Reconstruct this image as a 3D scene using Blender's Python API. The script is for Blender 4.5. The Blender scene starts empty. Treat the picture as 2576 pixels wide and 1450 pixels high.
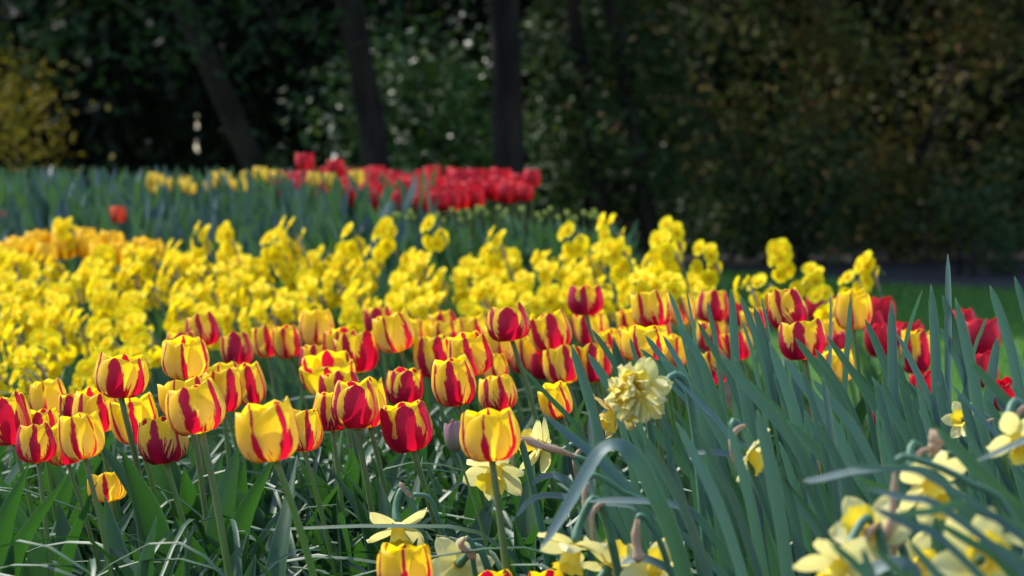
import bpy, math, random
import numpy as np
from mathutils import Vector, Matrix, noise

# ------------------------------------------------------------------ camera, light, exposure
SC = bpy.context.scene
COL = SC.collection
F = 85.0 / 36.0 * 2576.0            # focal length in pixels of a 2576 px wide frame
CH = 0.75                           # camera height
PITCH = math.atan(304.0 / F)
cam_d = bpy.data.cameras.new("camera")
cam = bpy.data.objects.new("camera", cam_d)
COL.objects.link(cam)
cam.location = (0, 0, CH)
cam.rotation_euler = (math.pi / 2 - PITCH, 0, 0)
cam_d.lens = 85.0
cam_d.sensor_width = 36.0
cam_d.clip_start = 0.05
cam_d.clip_end = 500
cam_d.dof.use_dof = True
cam_d.dof.focus_distance = 3.1
cam_d.dof.aperture_fstop = 6.8
SC.camera = cam

SUN = Vector((-0.62, 0.42, 0.95)).normalized()      # direction towards the sun: high, behind and left
world = bpy.data.worlds.new("World")
SC.world = world
world.use_nodes = True
wn = world.node_tree
wn.nodes.clear()
sky = wn.nodes.new("ShaderNodeTexSky")
sky.sky_type = 'NISHITA'
sky.sun_disc = False
sky.sun_elevation = math.asin(SUN.z)
sky.sun_rotation = math.atan2(SUN.x, SUN.y)
bg = wn.nodes.new("ShaderNodeBackground")
bg.inputs[1].default_value = 0.15
wo = wn.nodes.new("ShaderNodeOutputWorld")
wn.links.new(sky.outputs[0], bg.inputs[0])
wn.links.new(bg.outputs[0], wo.inputs[0])
sl = bpy.data.lights.new("sun", 'SUN')
sl.energy = 3.1
sl.angle = math.radians(0.5)
sl.color = (1.0, 0.95, 0.86)
so = bpy.data.objects.new("sun", sl)
COL.objects.link(so)
so.rotation_euler = SUN.to_track_quat('Z', 'Y').to_euler()
SC.view_settings.view_transform = 'Standard'
SC.view_settings.look = 'None'
SC.view_settings.exposure = 1.15
SC.view_settings.gamma = 1.0
SC.cycles.max_bounces = 8
SC.cycles.transmission_bounces = 4
SC.cycles.use_denoising = True

FWD = Vector((0, math.cos(PITCH), -math.sin(PITCH)))
UP = Vector((0, math.sin(PITCH), math.cos(PITCH)))
def at(x, y, d):
    """point of the place seen at (x, y) of the 2576 x 1450 photograph at depth d"""
    return Vector((0, 0, CH)) + d * (FWD + Vector((1, 0, 0)) * ((x - 1288) / F) + UP * (-(y - 725) / F))
def project(p):
    q = Vector(p) - Vector((0, 0, CH))
    d = q.dot(FWD)
    return 1288 + F * q.x / d, 725 - F * q.dot(UP) / d

# ------------------------------------------------------------------ helpers
R = random.Random(11)
def rnd(a, b): return R.uniform(a, b)
def lerp(a, b, t): return a + (b - a) * t
def smooth(a, b, t):
    t = min(1, max(0, (t - a) / (b - a)))
    return t * t * (3 - 2 * t)
def interp(tab, t):
    if t <= tab[0][0]: return tab[0][1]
    for (a, va), (b, vb) in zip(tab, tab[1:]):
        if t <= b: return va + (vb - va) * (t - a) / (b - a)
    return tab[-1][1]
def interp_s(tab, t):
    """smooth (Catmull-Rom) version"""
    n = len(tab)
    if t <= tab[0][0]: return tab[0][1]
    if t >= tab[-1][0]: return tab[-1][1]
    for i in range(n - 1):
        if t <= tab[i + 1][0]:
            x0, y0 = tab[i]; x1, y1 = tab[i + 1]
            m0 = (tab[i + 1][1] - tab[max(i - 1, 0)][1]) / (tab[i + 1][0] - tab[max(i - 1, 0)][0])
            j = min(i + 2, n - 1)
            m1 = (tab[j][1] - tab[i][1]) / (tab[j][0] - tab[i][0])
            h = x1 - x0; s = (t - x0) / h
            return ((2*s**3 - 3*s*s + 1) * y0 + (s**3 - 2*s*s + s) * h * m0
                    + (-2*s**3 + 3*s*s) * y1 + (s**3 - s*s) * h * m1)

class MB:
    def __init__(self): self.v = []; self.f = []; self.uv = []
    def grid(self, P, UVs, close=False):
        """P: rows of points, UVs: rows of (u, v)"""
        b = len(self.v); nr = len(P); nc = len(P[0])
        for r in P: self.v += [tuple(p) for p in r]
        for i in range(nr - 1):
            for j in range(nc - 1 if not close else nc):
                k = (j + 1) % nc
                self.f.append((b + i*nc + j, b + i*nc + k, b + (i+1)*nc + k, b + (i+1)*nc + j))
                u = [UVs[i][j], UVs[i][k], UVs[i+1][k], UVs[i+1][j]]
                if close and k == 0:
                    u[1] = (1.0, u[1][1]); u[2] = (1.0, u[2][1])
                self.uv += u
    def mesh(self, name, mat, smooth_=True):
        m = bpy.data.meshes.new(name)
        m.from_pydata(self.v, [], self.f)
        if self.uv:
            l = m.uv_layers.new(name="UVMap")
            l.data.foreach_set("uv", np.array(self.uv, dtype=np.float32).ravel())
        if smooth_: m.polygons.foreach_set("use_smooth", [True] * len(m.polygons))
        m.materials.append(mat)
        m.update()
        return m
    def build(self, name, mat, parent=None, smooth_=True):
        return put(name, self.mesh(name, mat, smooth_), parent)

def put(name, mesh, parent=None, mtx=None, color=None):
    o = bpy.data.objects.new(name, mesh)
    COL.objects.link(o)
    if parent is not None: o.parent = parent
    if mtx is not None: o.matrix_basis = mtx
    if color is not None: o.color = color
    return o
def tag(o, label=None, cat=None, group=None, kind=None):
    if label: o["label"] = label
    if cat: o["category"] = cat
    if group: o["group"] = group
    if kind: o["kind"] = kind
    return o
def thing(name, label, cat, loc, group=None):
    o = bpy.data.objects.new(name, None)
    COL.objects.link(o)
    o.empty_display_size = 0.05
    o.location = loc
    return tag(o, label, cat, group)
def copy_tree(o, parent=None):
    c = o.copy(); COL.objects.link(c)
    if parent is not None: c.parent = parent
    for ch in o.children: copy_tree(ch, c)
    return c

def curve_pts(ctrl, n):
    """Catmull-Rom through control points, n samples"""
    c = [Vector(p) for p in ctrl]
    c = [c[0] * 2 - c[1]] + c + [c[-1] * 2 - c[-2]]
    out = []; segs = len(c) - 3
    for k in range(n):
        t = k / (n - 1) * segs
        i = min(int(t), segs - 1); t -= i
        p0, p1, p2, p3 = c[i:i+4]
        out.append(0.5 * ((2*p1) + (-p0 + p2)*t + (2*p0 - 5*p1 + 4*p2 - p3)*t*t + (-p0 + 3*p1 - 3*p2 + p3)*t**3))
    return out

def tube(mb, pts, radii, sides=8, cap=True):
    n = len(pts); P = []; U = []
    ref = Vector((0, -1, 0.13)).normalized()
    for i, p in enumerate(pts):
        t = (pts[min(i+1, n-1)] - pts[max(i-1, 0)]).normalized()
        a = t.cross(ref)
        if a.length < 1e-3: a = t.cross(Vector((1, 0, 0)))
        a.normalize(); b = t.cross(a)
        r = radii if isinstance(radii, (int, float)) else radii[i]
        P.append([p + (a * math.cos(2*math.pi*k/sides) + b * math.sin(2*math.pi*k/sides)) * r for k in range(sides)])
        U.append([(k / sides, i / (n - 1)) for k in range(sides)])
    if cap:
        P.append([pts[-1]] * sides); U.append([(k / sides, 1) for k in range(sides)])
    mb.grid(P, U, close=True)

def ribbon(mb, pts, width, prof, facing, fold=0.25, twist=0.0, across=5):
    """a leaf blade along pts; facing = rough direction its face looks to; fold = depth of its channel"""
    n = len(pts); P = []; U = []
    h = across // 2
    for i, p in enumerate(pts):
        v = i / (n - 1)
        t = (pts[min(i+1, n-1)] - pts[max(i-1, 0)]).normalized()
        s = t.cross(Vector(facing))
        if s.length < 1e-4: s = t.cross(Vector((1, 0.2, 0)))
        s.normalize(); nn = s.cross(t)
        a = twist * v
        s2 = s * math.cos(a) + nn * math.sin(a); n2 = s2.cross(t)
        w = width * 0.5 * interp_s(prof, v)
        row = []; ur = []
        for k in range(-h, h + 1):
            u = k / h
            row.append(p + s2 * (u * w) - n2 * (fold * w * (1 - u * u)))
            ur.append(((u + 1) / 2, v))
        P.append(row); U.append(ur)
    mb.grid(P, U)

# ------------------------------------------------------------------ materials
class NT:
    def __init__(self, name):
        self.m = bpy.data.materials.new(name); self.m.use_nodes = True
        self.t = self.m.node_tree; self.t.nodes.clear()
        self.out = self.t.nodes.new("ShaderNodeOutputMaterial")
    def node(self, typ, **kw):
        n = self.t.nodes.new(typ)
        for k, v in kw.items(): setattr(n, k, v)
        return n
    def link(self, a, b): self.t.links.new(a, b)
    def setin(self, sock, v):
        if isinstance(v, bpy.types.NodeSocket): self.link(v, sock)
        else: sock.default_value = v
    def math(self, op, a, b=0.0, c=None, clamp=False):
        n = self.node("ShaderNodeMath", operation=op); n.use_clamp = clamp
        self.setin(n.inputs[0], a); self.setin(n.inputs[1], b)
        if c is not None: self.setin(n.inputs[2], c)
        return n.outputs[0]
    def ramp(self, x, lo, hi):
        n = self.node("ShaderNodeMapRange"); n.interpolation_type = 'SMOOTHSTEP'
        self.setin(n.inputs[0], x); self.setin(n.inputs[1], lo); self.setin(n.inputs[2], hi)
        return n.outputs[0]
    def mix(self, f, a, b):
        n = self.node("ShaderNodeMix", data_type='RGBA')
        self.setin(n.inputs[0], f)
        self.setin(n.inputs[6], a if isinstance(a, bpy.types.NodeSocket) else (*a, 1))
        self.setin(n.inputs[7], b if isinstance(b, bpy.types.NodeSocket) else (*b, 1))
        return n.outputs[2]
    def comb(self, x, y, z):
        n = self.node("ShaderNodeCombineXYZ")
        for i, v in enumerate((x, y, z)): self.setin(n.inputs[i], v)
        return n.outputs[0]
    def noise(self, vec, scale, detail=2.0, rough=0.5):
        n = self.node("ShaderNodeTexNoise")
        self.link(vec, n.inputs["Vector"]); n.inputs["Scale"].default_value = scale
        n.inputs["Detail"].default_value = detail; n.inputs["Roughness"].default_value = rough
        return n.outputs["Fac"]
    def uv(self):
        n = self.node("ShaderNodeTexCoord"); s = self.node("ShaderNodeSeparateXYZ")
        self.link(n.outputs["UV"], s.inputs[0]); return s.outputs[0], s.outputs[1]
    def obj_coord(self): return self.node("ShaderNodeTexCoord").outputs["Object"]
    def world(self): return self.node("ShaderNodeNewGeometry").outputs["Position"]
    def island(self): return self.node("ShaderNodeNewGeometry").outputs["Random Per Island"]
    def objrand(self): return self.node("ShaderNodeObjectInfo").outputs["Random"]
    def finish(self, col, rough=0.5, spec=0.5, trans=0.0, tcol=None, bump=None, bstr=0.2, bdist=0.001, sheen=0.0):
        p = self.node("ShaderNodeBsdfPrincipled")
        self.setin(p.inputs["Base Color"], col if isinstance(col, bpy.types.NodeSocket) else (*col, 1))
        self.setin(p.inputs["Roughness"], rough)
        self.setin(p.inputs["Specular IOR Level"], spec)
        if sheen: p.inputs["Sheen Weight"].default_value = sheen
        if bump is not None:
            b = self.node("ShaderNodeBump"); b.inputs["Strength"].default_value = bstr
            b.inputs["Distance"].default_value = bdist
            self.link(bump, b.inputs["Height"]); self.link(b.outputs[0], p.inputs["Normal"])
        res = p.outputs[0]
        if trans > 0:
            t = self.node("ShaderNodeBsdfTranslucent")
            tc = tcol if tcol is not None else col
            self.setin(t.inputs[0], tc if isinstance(tc, bpy.types.NodeSocket) else (*tc, 1))
            mx = self.node("ShaderNodeMixShader"); mx.inputs[0].default_value = trans
            self.link(res, mx.inputs[1]); self.link(t.outputs[0], mx.inputs[2]); res = mx.outputs[0]
        self.link(res, self.out.inputs[0])
        return self.m

def mat_flame():
    """yellow petals with red flames; object colour: r = stripe width, g = seed, b = feathering at the base"""
    n = NT("flamed_petal")
    u, v = n.uv()
    oi = n.node("ShaderNodeObjectInfo"); sp = n.node("ShaderNodeSeparateColor"); n.link(oi.outputs["Color"], sp.inputs[0])
    w, seed, fe = sp.outputs[0], sp.outputs[1], sp.outputs[2]
    U = n.math('MULTIPLY_ADD', u, 2.0, -1.0)
    # wobble of the stripe's centre line
    wob = n.math('MULTIPLY', n.math('SUBTRACT', n.noise(n.comb(n.math('MULTIPLY', seed, 91.0), n.math('MULTIPLY', v, 1.6), 0.0), 1.0, 1.0), 0.5), 0.22)
    Uc = n.math('ABSOLUTE', n.math('ADD', U, wob))
    # long streaks, fine across and slow along; slanted outwards as |U| grows
    slant = n.math('ADD', U, n.math('MULTIPLY', n.math('MULTIPLY', U, v), -0.75))
    st = n.noise(n.comb(n.math('MULTIPLY_ADD', slant, 7.5, n.math('MULTIPLY', seed, 57.0)), n.math('MULTIPLY', v, 2.1), seed), 1.0, 3.0, 0.62)
    st2 = n.noise(n.comb(n.math('MULTIPLY_ADD', slant, 15.0, n.math('MULTIPLY', seed, 23.0)), n.math('MULTIPLY', v, 2.6), seed), 1.0, 2.0, 0.5)
    lowf = n.math('SUBTRACT', 1.0, n.ramp(v, 0.10, 0.72))             # 1 near the base, 0 at the tip
    wid = n.math('MULTIPLY', w, n.math('MULTIPLY_ADD', lowf, 0.85, 0.85))
    edge = n.math('ADD', wid, n.math('MULTIPLY', n.math('SUBTRACT', st, 0.5), n.math('MULTIPLY_ADD', w, 1.2, 0.34)))
    centre = n.ramp(n.math('SUBTRACT', edge, Uc), -0.025, 0.045)
    fth = n.math('SUBTRACT', n.math('MULTIPLY', n.math('SUBTRACT', st2, 0.5), 1.7), n.math('SUBTRACT', n.math('MULTIPLY', v, 1.25), n.math('MULTIPLY', fe, 0.46)))
    feather = n.ramp(fth, 0.0, 0.05)
    # thin dark rim on the margins of some petals
    rim = n.math('MULTIPLY', n.ramp(n.math('ABSOLUTE', U), 0.95, 1.0), n.ramp(n.noise(n.comb(seed, n.math('MULTIPLY', v, 2.0), n.math('MULTIPLY', seed, 13.0)), 2.2, 1.0), 0.58, 0.68))
    red = n.math('MAXIMUM', n.math('MAXIMUM', centre, feather), rim)
    basey = n.ramp(n.math('ADD', v, n.math('MULTIPLY', n.math('SUBTRACT', st2, 0.5), 0.14)), 0.035, 0.10)
    red = n.math('MULTIPLY', red, basey)
    fine = n.noise(n.comb(n.math('MULTIPLY', U, 26.0), n.math('MULTIPLY', v, 1.6), seed), 1.0, 3.0, 0.6)
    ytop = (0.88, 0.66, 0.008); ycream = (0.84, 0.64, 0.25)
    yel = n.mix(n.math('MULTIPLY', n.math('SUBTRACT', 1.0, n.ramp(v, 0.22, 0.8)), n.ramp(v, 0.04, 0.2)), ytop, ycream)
    yel = n.mix(n.math('MULTIPLY', n.ramp(fine, 0.35, 0.7), 0.4), yel, (0.83, 0.47, 0.02))
    rdc = n.mix(n.ramp(v, 0.25, 0.95), (0.28, 0.007, 0.065), (0.50, 0.007, 0.045))
    rdc = n.mix(n.math('MULTIPLY', n.ramp(fine, 0.3, 0.7), 0.65), rdc, (0.26, 0.01, 0.07))
    col = n.mix(red, yel, rdc)
    tc = n.mix(red, (1.0, 0.76, 0.012), (0.60, 0.004, 0.028))
    return n.finish(col, 0.42, 0.35, 0.54, tc, bump=fine, bstr=0.35, bdist=0.0006)

def mat_petal(name, c1, c2, t, rough=0.45, trans=0.4, spec=0.35, var=0.25):
    n = NT(name)
    u, v = n.uv()
    U = n.math('MULTIPLY_ADD', u, 2.0, -1.0)
    r = n.objrand()
    fine = n.noise(n.comb(n.math('MULTIPLY', U, 14.0), n.math('MULTIPLY', v, 1.8), n.math('MULTIPLY', r, 31.0)), 1.0, 3.0, 0.6)
    col = n.mix(n.ramp(v, 0.1, 0.85), c1, c2)
    col = n.mix(n.math('MULTIPLY', n.ramp(fine, 0.3, 0.75), var), col, c1)
    return n.finish(col, rough, spec, trans, t, bump=fine, bstr=0.35, bdist=0.0006)

def mat_leaf(name, c1, c2, edge, rough=0.38, trans=0.22, tcol=(0.12, 0.30, 0.03), spec=0.5, per='obj', lines=9.0):
    n = NT(name)
    u, v = n.uv()
    U = n.math('MULTIPLY_ADD', u, 2.0, -1.0)
    r = n.objrand() if per == 'obj' else n.island()
    ln = n.noise(n.comb(n.math('MULTIPLY', U, lines), n.math('MULTIPLY', v, 1.3), n.math('MULTIPLY', r, 40.0)), 1.0, 3.0, 0.65)
    pt = n.noise(n.comb(n.math('MULTIPLY', U, 1.2), n.math('MULTIPLY', v, 5.0), n.math('MULTIPLY', r, 17.0)), 1.0, 2.0)
    col = n.mix(r, c1, c2)
    col = n.mix(n.math('MULTIPLY', n.ramp(ln, 0.35, 0.7), 0.35), col, tuple(x * 0.62 for x in c1))
    col = n.mix(n.math('MULTIPLY', n.ramp(pt, 0.55, 0.8), 0.22), col, (c2[0] * 1.5, c2[1] * 1.25, c2[2] * 0.6))
    if edge:
        e = n.ramp(n.math('ABSOLUTE', U), 0.86, 0.98)
        tip = n.ramp(v, 0.965, 1.0)
        col = n.mix(n.math('MULTIPLY', n.math('MAXIMUM', e, tip), 0.7), col, edge)
    rg = n.math('MULTIPLY_ADD', ln, 0.2, rough - 0.1)
    return n.finish(col, rg, spec, trans, tcol, bump=ln, bstr=0.5, bdist=0.0008)

def mat_strap():
    n = NT("daffodil_leaf_surface")
    u, v = n.uv(); U = n.math('MULTIPLY_ADD', u, 2.0, -1.0); r = n.objrand()
    ln = n.noise(n.comb(n.math('MULTIPLY', U, 11.0), n.math('MULTIPLY', v, 1.0), n.math('MULTIPLY', r, 40.0)), 1.0, 3.0, 0.65)
    pt = n.noise(n.comb(n.math('MULTIPLY', U, 1.5), n.math('MULTIPLY', v, 6.0), n.math('MULTIPLY', r, 17.0)), 1.0, 3.0)
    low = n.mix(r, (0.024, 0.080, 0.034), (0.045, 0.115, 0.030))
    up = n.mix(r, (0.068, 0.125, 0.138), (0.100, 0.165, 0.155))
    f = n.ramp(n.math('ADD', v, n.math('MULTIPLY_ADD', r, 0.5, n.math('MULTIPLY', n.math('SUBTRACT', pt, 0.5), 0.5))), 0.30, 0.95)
    col = n.mix(f, low, up)  # leaf's own blue-green, with low shade and upper sky reflection painted in
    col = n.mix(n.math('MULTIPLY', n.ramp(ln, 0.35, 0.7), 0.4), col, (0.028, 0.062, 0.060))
    e = n.math('MAXIMUM', n.ramp(n.math('ABSOLUTE', U), 0.88, 0.98), n.ramp(v, 0.975, 1.0))
    col = n.mix(n.math('MULTIPLY', e, 0.65), col, (0.26, 0.34, 0.16))
    return n.finish(col, n.math('MULTIPLY_ADD', ln, 0.25, 0.30), 0.5, 0.18, (0.08, 0.28, 0.04), bump=ln, bstr=0.6, bdist=0.001)

def mat_foliage(name, cols, rough=0.5, trans=0.15, spec=0.12, scale=1.6, tint=(0.06, 0.11, 0.02)):
    n = NT(name)
    isl = n.island()
    big = n.noise(n.world(), scale, 2.0)
    cr = n.node("ShaderNodeValToRGB"); cr.color_ramp.interpolation = 'LINEAR'
    els = cr.color_ramp.elements
    while len(els) < len(cols): els.new(0.5)
    for i, c in enumerate(cols):
        els[i].position = i / (len(cols) - 1); els[i].color = (*c, 1)
    f = n.math('ADD', n.math('MULTIPLY', isl, 0.35), n.math('MULTIPLY_ADD', big, 2.2, -0.8), clamp=True)
    n.link(f, cr.inputs[0])
    return n.finish(cr.outputs[0], rough, spec, trans, tint)

def mat_soil():
    n = NT("soil")
    w = n.world()
    a = n.noise(w, 9.0, 6.0, 0.65); b = n.noise(w, 60.0, 4.0, 0.6)
    col = n.mix(n.ramp(a, 0.3, 0.7), (0.018, 0.013, 0.009), (0.05, 0.037, 0.026))
    col = n.mix(n.math('MULTIPLY', n.ramp(b, 0.5, 0.7), 0.5), col, (0.07, 0.055, 0.038))
    return n.finish(col, 0.95, 0.2, bump=b, bstr=0.7, bdist=0.02)
def mat_path():
    n = NT("path_gravel")
    w = n.world()
    a = n.noise(w, 1.7, 4.0, 0.6); b = n.noise(w, 90.0, 3.0, 0.6)
    col = n.mix(n.ramp(a, 0.3, 0.7), (0.028, 0.024, 0.028), (0.042, 0.036, 0.04))
    col = n.mix(n.math('MULTIPLY', n.ramp(b, 0.45, 0.7), 0.5), col, (0.06, 0.055, 0.055))
    return n.finish(col, 0.9, 0.25, bump=b, bstr=0.5, bdist=0.01)
def mat_turf():
    n = NT("turf")
    w = n.world()
    a = n.noise(w, 2.2, 4.0, 0.6); b = n.noise(w, 70.0, 3.0, 0.6)
    col = n.mix(n.ramp(a, 0.3, 0.7), (0.035, 0.12, 0.010), (0.06, 0.165, 0.014))
    col = n.mix(n.math('MULTIPLY', n.ramp(b, 0.4, 0.7), 0.5), col, (0.025, 0.07, 0.012))
    return n.finish(col, 0.8, 0.2, bump=b, bstr=0.8, bdist=0.02)
def mat_bark():
    n = NT("bark")
    c = n.obj_coord()
    mp = n.node("ShaderNodeMapping"); mp.inputs["Scale"].default_value = (9, 9, 1.6); n.link(c, mp.inputs[0])
    a = n.noise(mp.outputs[0], 1.0, 6.0, 0.65)
    b = n.noise(c, 2.0, 3.0)
    col = n.mix(n.ramp(a, 0.35, 0.65), (0.009, 0.007, 0.006), (0.028, 0.021, 0.017))
    col = n.mix(n.math('MULTIPLY', n.ramp(b, 0.5, 0.7), 0.4), col, (0.025, 0.032, 0.018))
    return n.finish(col, 0.9, 0.2, bump=a, bstr=1.0, bdist=0.03)
def mat_stem(name, lo, hi, trans=0.0):
    n = NT(name)
    u, v = n.uv()
    r = n.objrand()
    a = n.noise(n.comb(n.math('MULTIPLY', u, 6.0), n.math('MULTIPLY', v, 1.5), n.math('MULTIPLY', r, 20.0)), 1.0, 3.0)
    col = n.mix(n.ramp(n.math('ADD', v, n.math('MULTIPLY', n.math('SUBTRACT', r, 0.5), 0.6)), 0.35, 1.0), lo, hi)
    col = n.mix(n.math('MULTIPLY', n.ramp(a, 0.35, 0.7), 0.35), col, tuple(x * 0.6 for x in lo))
    return n.finish(col, 0.5, 0.35, 0.0, bump=a, bstr=0.2, bdist=0.0005)
def mat_dry(name="dry_sheath_paper"):
    n = NT(name)
    u, v = n.uv()
    a = n.noise(n.comb(n.math('MULTIPLY', u, 14.0), n.math('MULTIPLY', v, 2.5), n.objrand()), 1.0, 4.0, 0.65)
    col = n.mix(n.ramp(a, 0.3, 0.7), (0.32, 0.20, 0.12), (0.66, 0.50, 0.36))
    return n.finish(col, 0.7, 0.25, 0.3, (0.6, 0.38, 0.2), bump=a, bstr=0.9, bdist=0.002)

M = dict(
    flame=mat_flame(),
    crimson=mat_petal("crimson_petal", (0.24, 0.005, 0.045), (0.50, 0.006, 0.03), (0.75, 0.006, 0.02)),
    redfar=mat_petal("red_petal", (0.34, 0.005, 0.012), (0.58, 0.008, 0.022), (0.66, 0.010, 0.016)),
    yelfar=mat_petal("golden_petal", (0.72, 0.48, 0.03), (0.78, 0.58, 0.06), (0.80, 0.6, 0.05)),
    orange=mat_petal("orange_yellow_petal", (0.86, 0.46, 0.008), (0.90, 0.64, 0.012), (0.95, 0.60, 0.01), var=0.5),
    vermil=mat_petal("vermilion_petal", (0.65, 0.05, 0.015), (0.75, 0.09, 0.02), (0.8, 0.08, 0.02)),
    narc=mat_petal("narcissus_petal", (0.88, 0.70, 0.008), (0.90, 0.79, 0.02), (0.98, 0.80, 0.008), trans=0.5, var=0.25, rough=0.6, spec=0.12),
    cup=mat_petal("narcissus_cup", (0.66, 0.34, 0.004), (0.92, 0.66, 0.006), (0.97, 0.68, 0.006), trans=0.35),
    pale=mat_petal("pale_daffodil_petal", (0.74, 0.66, 0.18), (0.78, 0.74, 0.42), (0.84, 0.77, 0.28), trans=0.42, var=0.5),
    trump=mat_petal("daffodil_trumpet", (0.80, 0.58, 0.02), (0.86, 0.70, 0.10), (0.92, 0.70, 0.03), trans=0.35, var=0.5),
    bud=mat_petal("closed_bud", (0.16, 0.17, 0.10), (0.34, 0.14, 0.20), (0.4, 0.2, 0.1), trans=0.15, var=0.6),
    gbud=mat_petal("green_bud", (0.10, 0.20, 0.06), (0.45, 0.48, 0.08), (0.4, 0.5, 0.1), trans=0.2),
    tleaf=mat_leaf("tulip_leaf_surface", (0.012, 0.052, 0.026), (0.024, 0.076, 0.022), (0.11, 0.20, 0.09), rough=0.45, trans=0.18, tcol=(0.07, 0.24, 0.02)),
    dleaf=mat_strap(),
    nleaf=mat_leaf("narcissus_leaf_surface", (0.035, 0.11, 0.065), (0.06, 0.15, 0.07), None, rough=0.42, trans=0.18),
    blade=mat_leaf("narrow_leaf_surface", (0.014, 0.055, 0.020), (0.030, 0.085, 0.032), None, rough=0.48, trans=0.10, tcol=(0.05, 0.20, 0.01), spec=0.5, per='isl', lines=4),
    farleaf=mat_leaf("far_leaf_surface", (0.020, 0.058, 0.062), (0.038, 0.085, 0.095), None, rough=0.45, trans=0.15, per='isl'),
    budleaf=mat_leaf("bud_bed_leaf_surface", (0.018, 0.068, 0.038), (0.032, 0.095, 0.045), None, rough=0.45, trans=0.15, per='isl'),
    grass=mat_leaf("grass_surface", (0.04, 0.13, 0.010), (0.07, 0.19, 0.015), None, rough=0.5, trans=0.3, tcol=(0.12, 0.35, 0.02), per='isl'),
    stem=mat_stem("tulip_stem_skin", (0.10, 0.20, 0.025), (0.12, 0.16, 0.05)),
    dstem=mat_stem("daffodil_stem_skin", (0.05, 0.14, 0.07), (0.07, 0.16, 0.10)),
    dry=mat_dry(), soil=mat_soil(), path=mat_path(), turf=mat_turf(), bark=mat_bark(),
    pistil=mat_stem("pistil_skin", (0.45, 0.42, 0.10), (0.12, 0.04, 0.02)),
    wilt=mat_petal("wilted_petal", (0.55, 0.34, 0.12), (0.62, 0.48, 0.20), (0.7, 0.5, 0.15), trans=0.4, var=0.7),
)
FOL = dict(
    glossy=mat_foliage("glossy_green_foliage", [(0.008, 0.028, 0.006), (0.022, 0.08, 0.010), (0.05, 0.15, 0.02)], 0.42, 0.25, 0.4),
    olive=mat_foliage("olive_brown_foliage", [(0.022, 0.046, 0.015), (0.064, 0.086, 0.015), (0.135, 0.095, 0.020), (0.20, 0.092, 0.03)], 0.6, 0.2, 0.15),
    mixed=mat_foliage("green_olive_foliage", [(0.010, 0.028, 0.010), (0.028, 0.065, 0.018), (0.060, 0.070, 0.022)], 0.5, 0.2, 0.2),
    dark=mat_foliage("dark_evergreen_foliage", [(0.004, 0.009, 0.006), (0.008, 0.015, 0.009), (0.012, 0.022, 0.011)], 0.6, 0.1, 0.12),
    gold=mat_foliage("golden_foliage", [(0.07, 0.10, 0.012), (0.20, 0.17, 0.015), (0.32, 0.22, 0.02)], 0.6, 0.3, 0.12, tint=(0.3, 0.25, 0.02)),
    canopy=mat_foliage("tree_crown_foliage", [(0.012, 0.035, 0.012), (0.022, 0.055, 0.016), (0.04, 0.09, 0.02)], 0.6, 0.12, 0.12),
    palegreen=mat_foliage("pale_green_foliage", [(0.05, 0.08, 0.035), (0.08, 0.12, 0.06), (0.06, 0.09, 0.11)], 0.6, 0.2, 0.12),
)

# ------------------------------------------------------------------ ground, lawn, path
def gh(x, y):
    """height of the ground: flat, with a mounded bed at the back left"""
    b = smooth(7.2, 9.0, y) * (1 - smooth(11.0, 14.0, y)) * (1 - smooth(0.35, 1.1, x))
    return 0.24 * b
def sheet(name, x0, x1, y0, y1, nx, ny, mat, lift, inside=None):
    mb = MB()
    P = [[Vector((lerp(x0, x1, i / nx), lerp(y0, y1, j / ny), 0)) for i in range(nx + 1)] for j in range(ny + 1)]
    for r in P:
        for p in r: p.z = gh(p.x, p.y) + lift
    mb.grid(P, [[(0, 0)] * (nx + 1)] * (ny + 1))
    o = mb.build(name, mat)
    return o
def ground():
    xs = [-150, -60, -25, -12] + [x * 0.25 for x in range(-32, 33)] + [12, 25, 60, 150]
    ys = [-60, -20, -5] + [y * 0.25 for y in range(0, 70)] + [20, 26, 40, 80, 200]
    mb = MB()
    P = [[Vector((x, y, gh(x, y) if -7 > -9 else 0)) for x in xs] for y in ys]
    mb.grid(P, [[(0, 0)] * len(xs)] * len(ys))
    tag(mb.build("ground", M['soil']), kind="structure")
ground()
def poly_sheet(name, rows, mat, lift):
    """rows: (y, xleft, xright)"""
    mb = MB(); n = 24
    P = []
    for y, a, b in rows:
        P.append([Vector((lerp(a, b, i / n), y, gh(lerp(a, b, i / n), y) + lift)) for i in range(n + 1)])
    mb.grid(P, [[(0, 0)] * (n + 1)] * len(rows))
    return mb.build(name, mat)
def lawn_far(x):   # far edge of the lawn = near edge of the path
    return interp([(-8, 19.5), (0.5, 18.6), (1.84, 17.0), (2.3, 15.4), (3.07, 14.6), (5, 13.8), (12, 12.5)], x)
mb = MB()
xs = [-8 + 0.4 * i for i in range(51)]
P = []
for k in range(14):
    P.append([Vector((x, lerp(interp([(-8, 12.6), (-0.6, 12.2), (0.6, 9.4), (1.1, 6.2), (12, 6.0)], x), lawn_far(x), k / 13), 0)) for x in xs])
for r in P:
    for p in r: p.z = gh(p.x, p.y) + 0.004
mb.grid(P, [[(0, 0)] * len(xs)] * 14)
tag(mb.build("lawn", M['turf']), kind="structure")
mb = MB()
P = [[Vector((x, lawn_far(x) + k * (interp([(-8, 2.0), (1, 3.0), (3, 5.8), (12, 7)], x)) / 6, 0.008)) for x in xs] for k in range(7)]
mb.grid(P, [[(0, 0)] * len(xs)] * 7)
tag(mb.build("path", M['path']), kind="structure")

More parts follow.
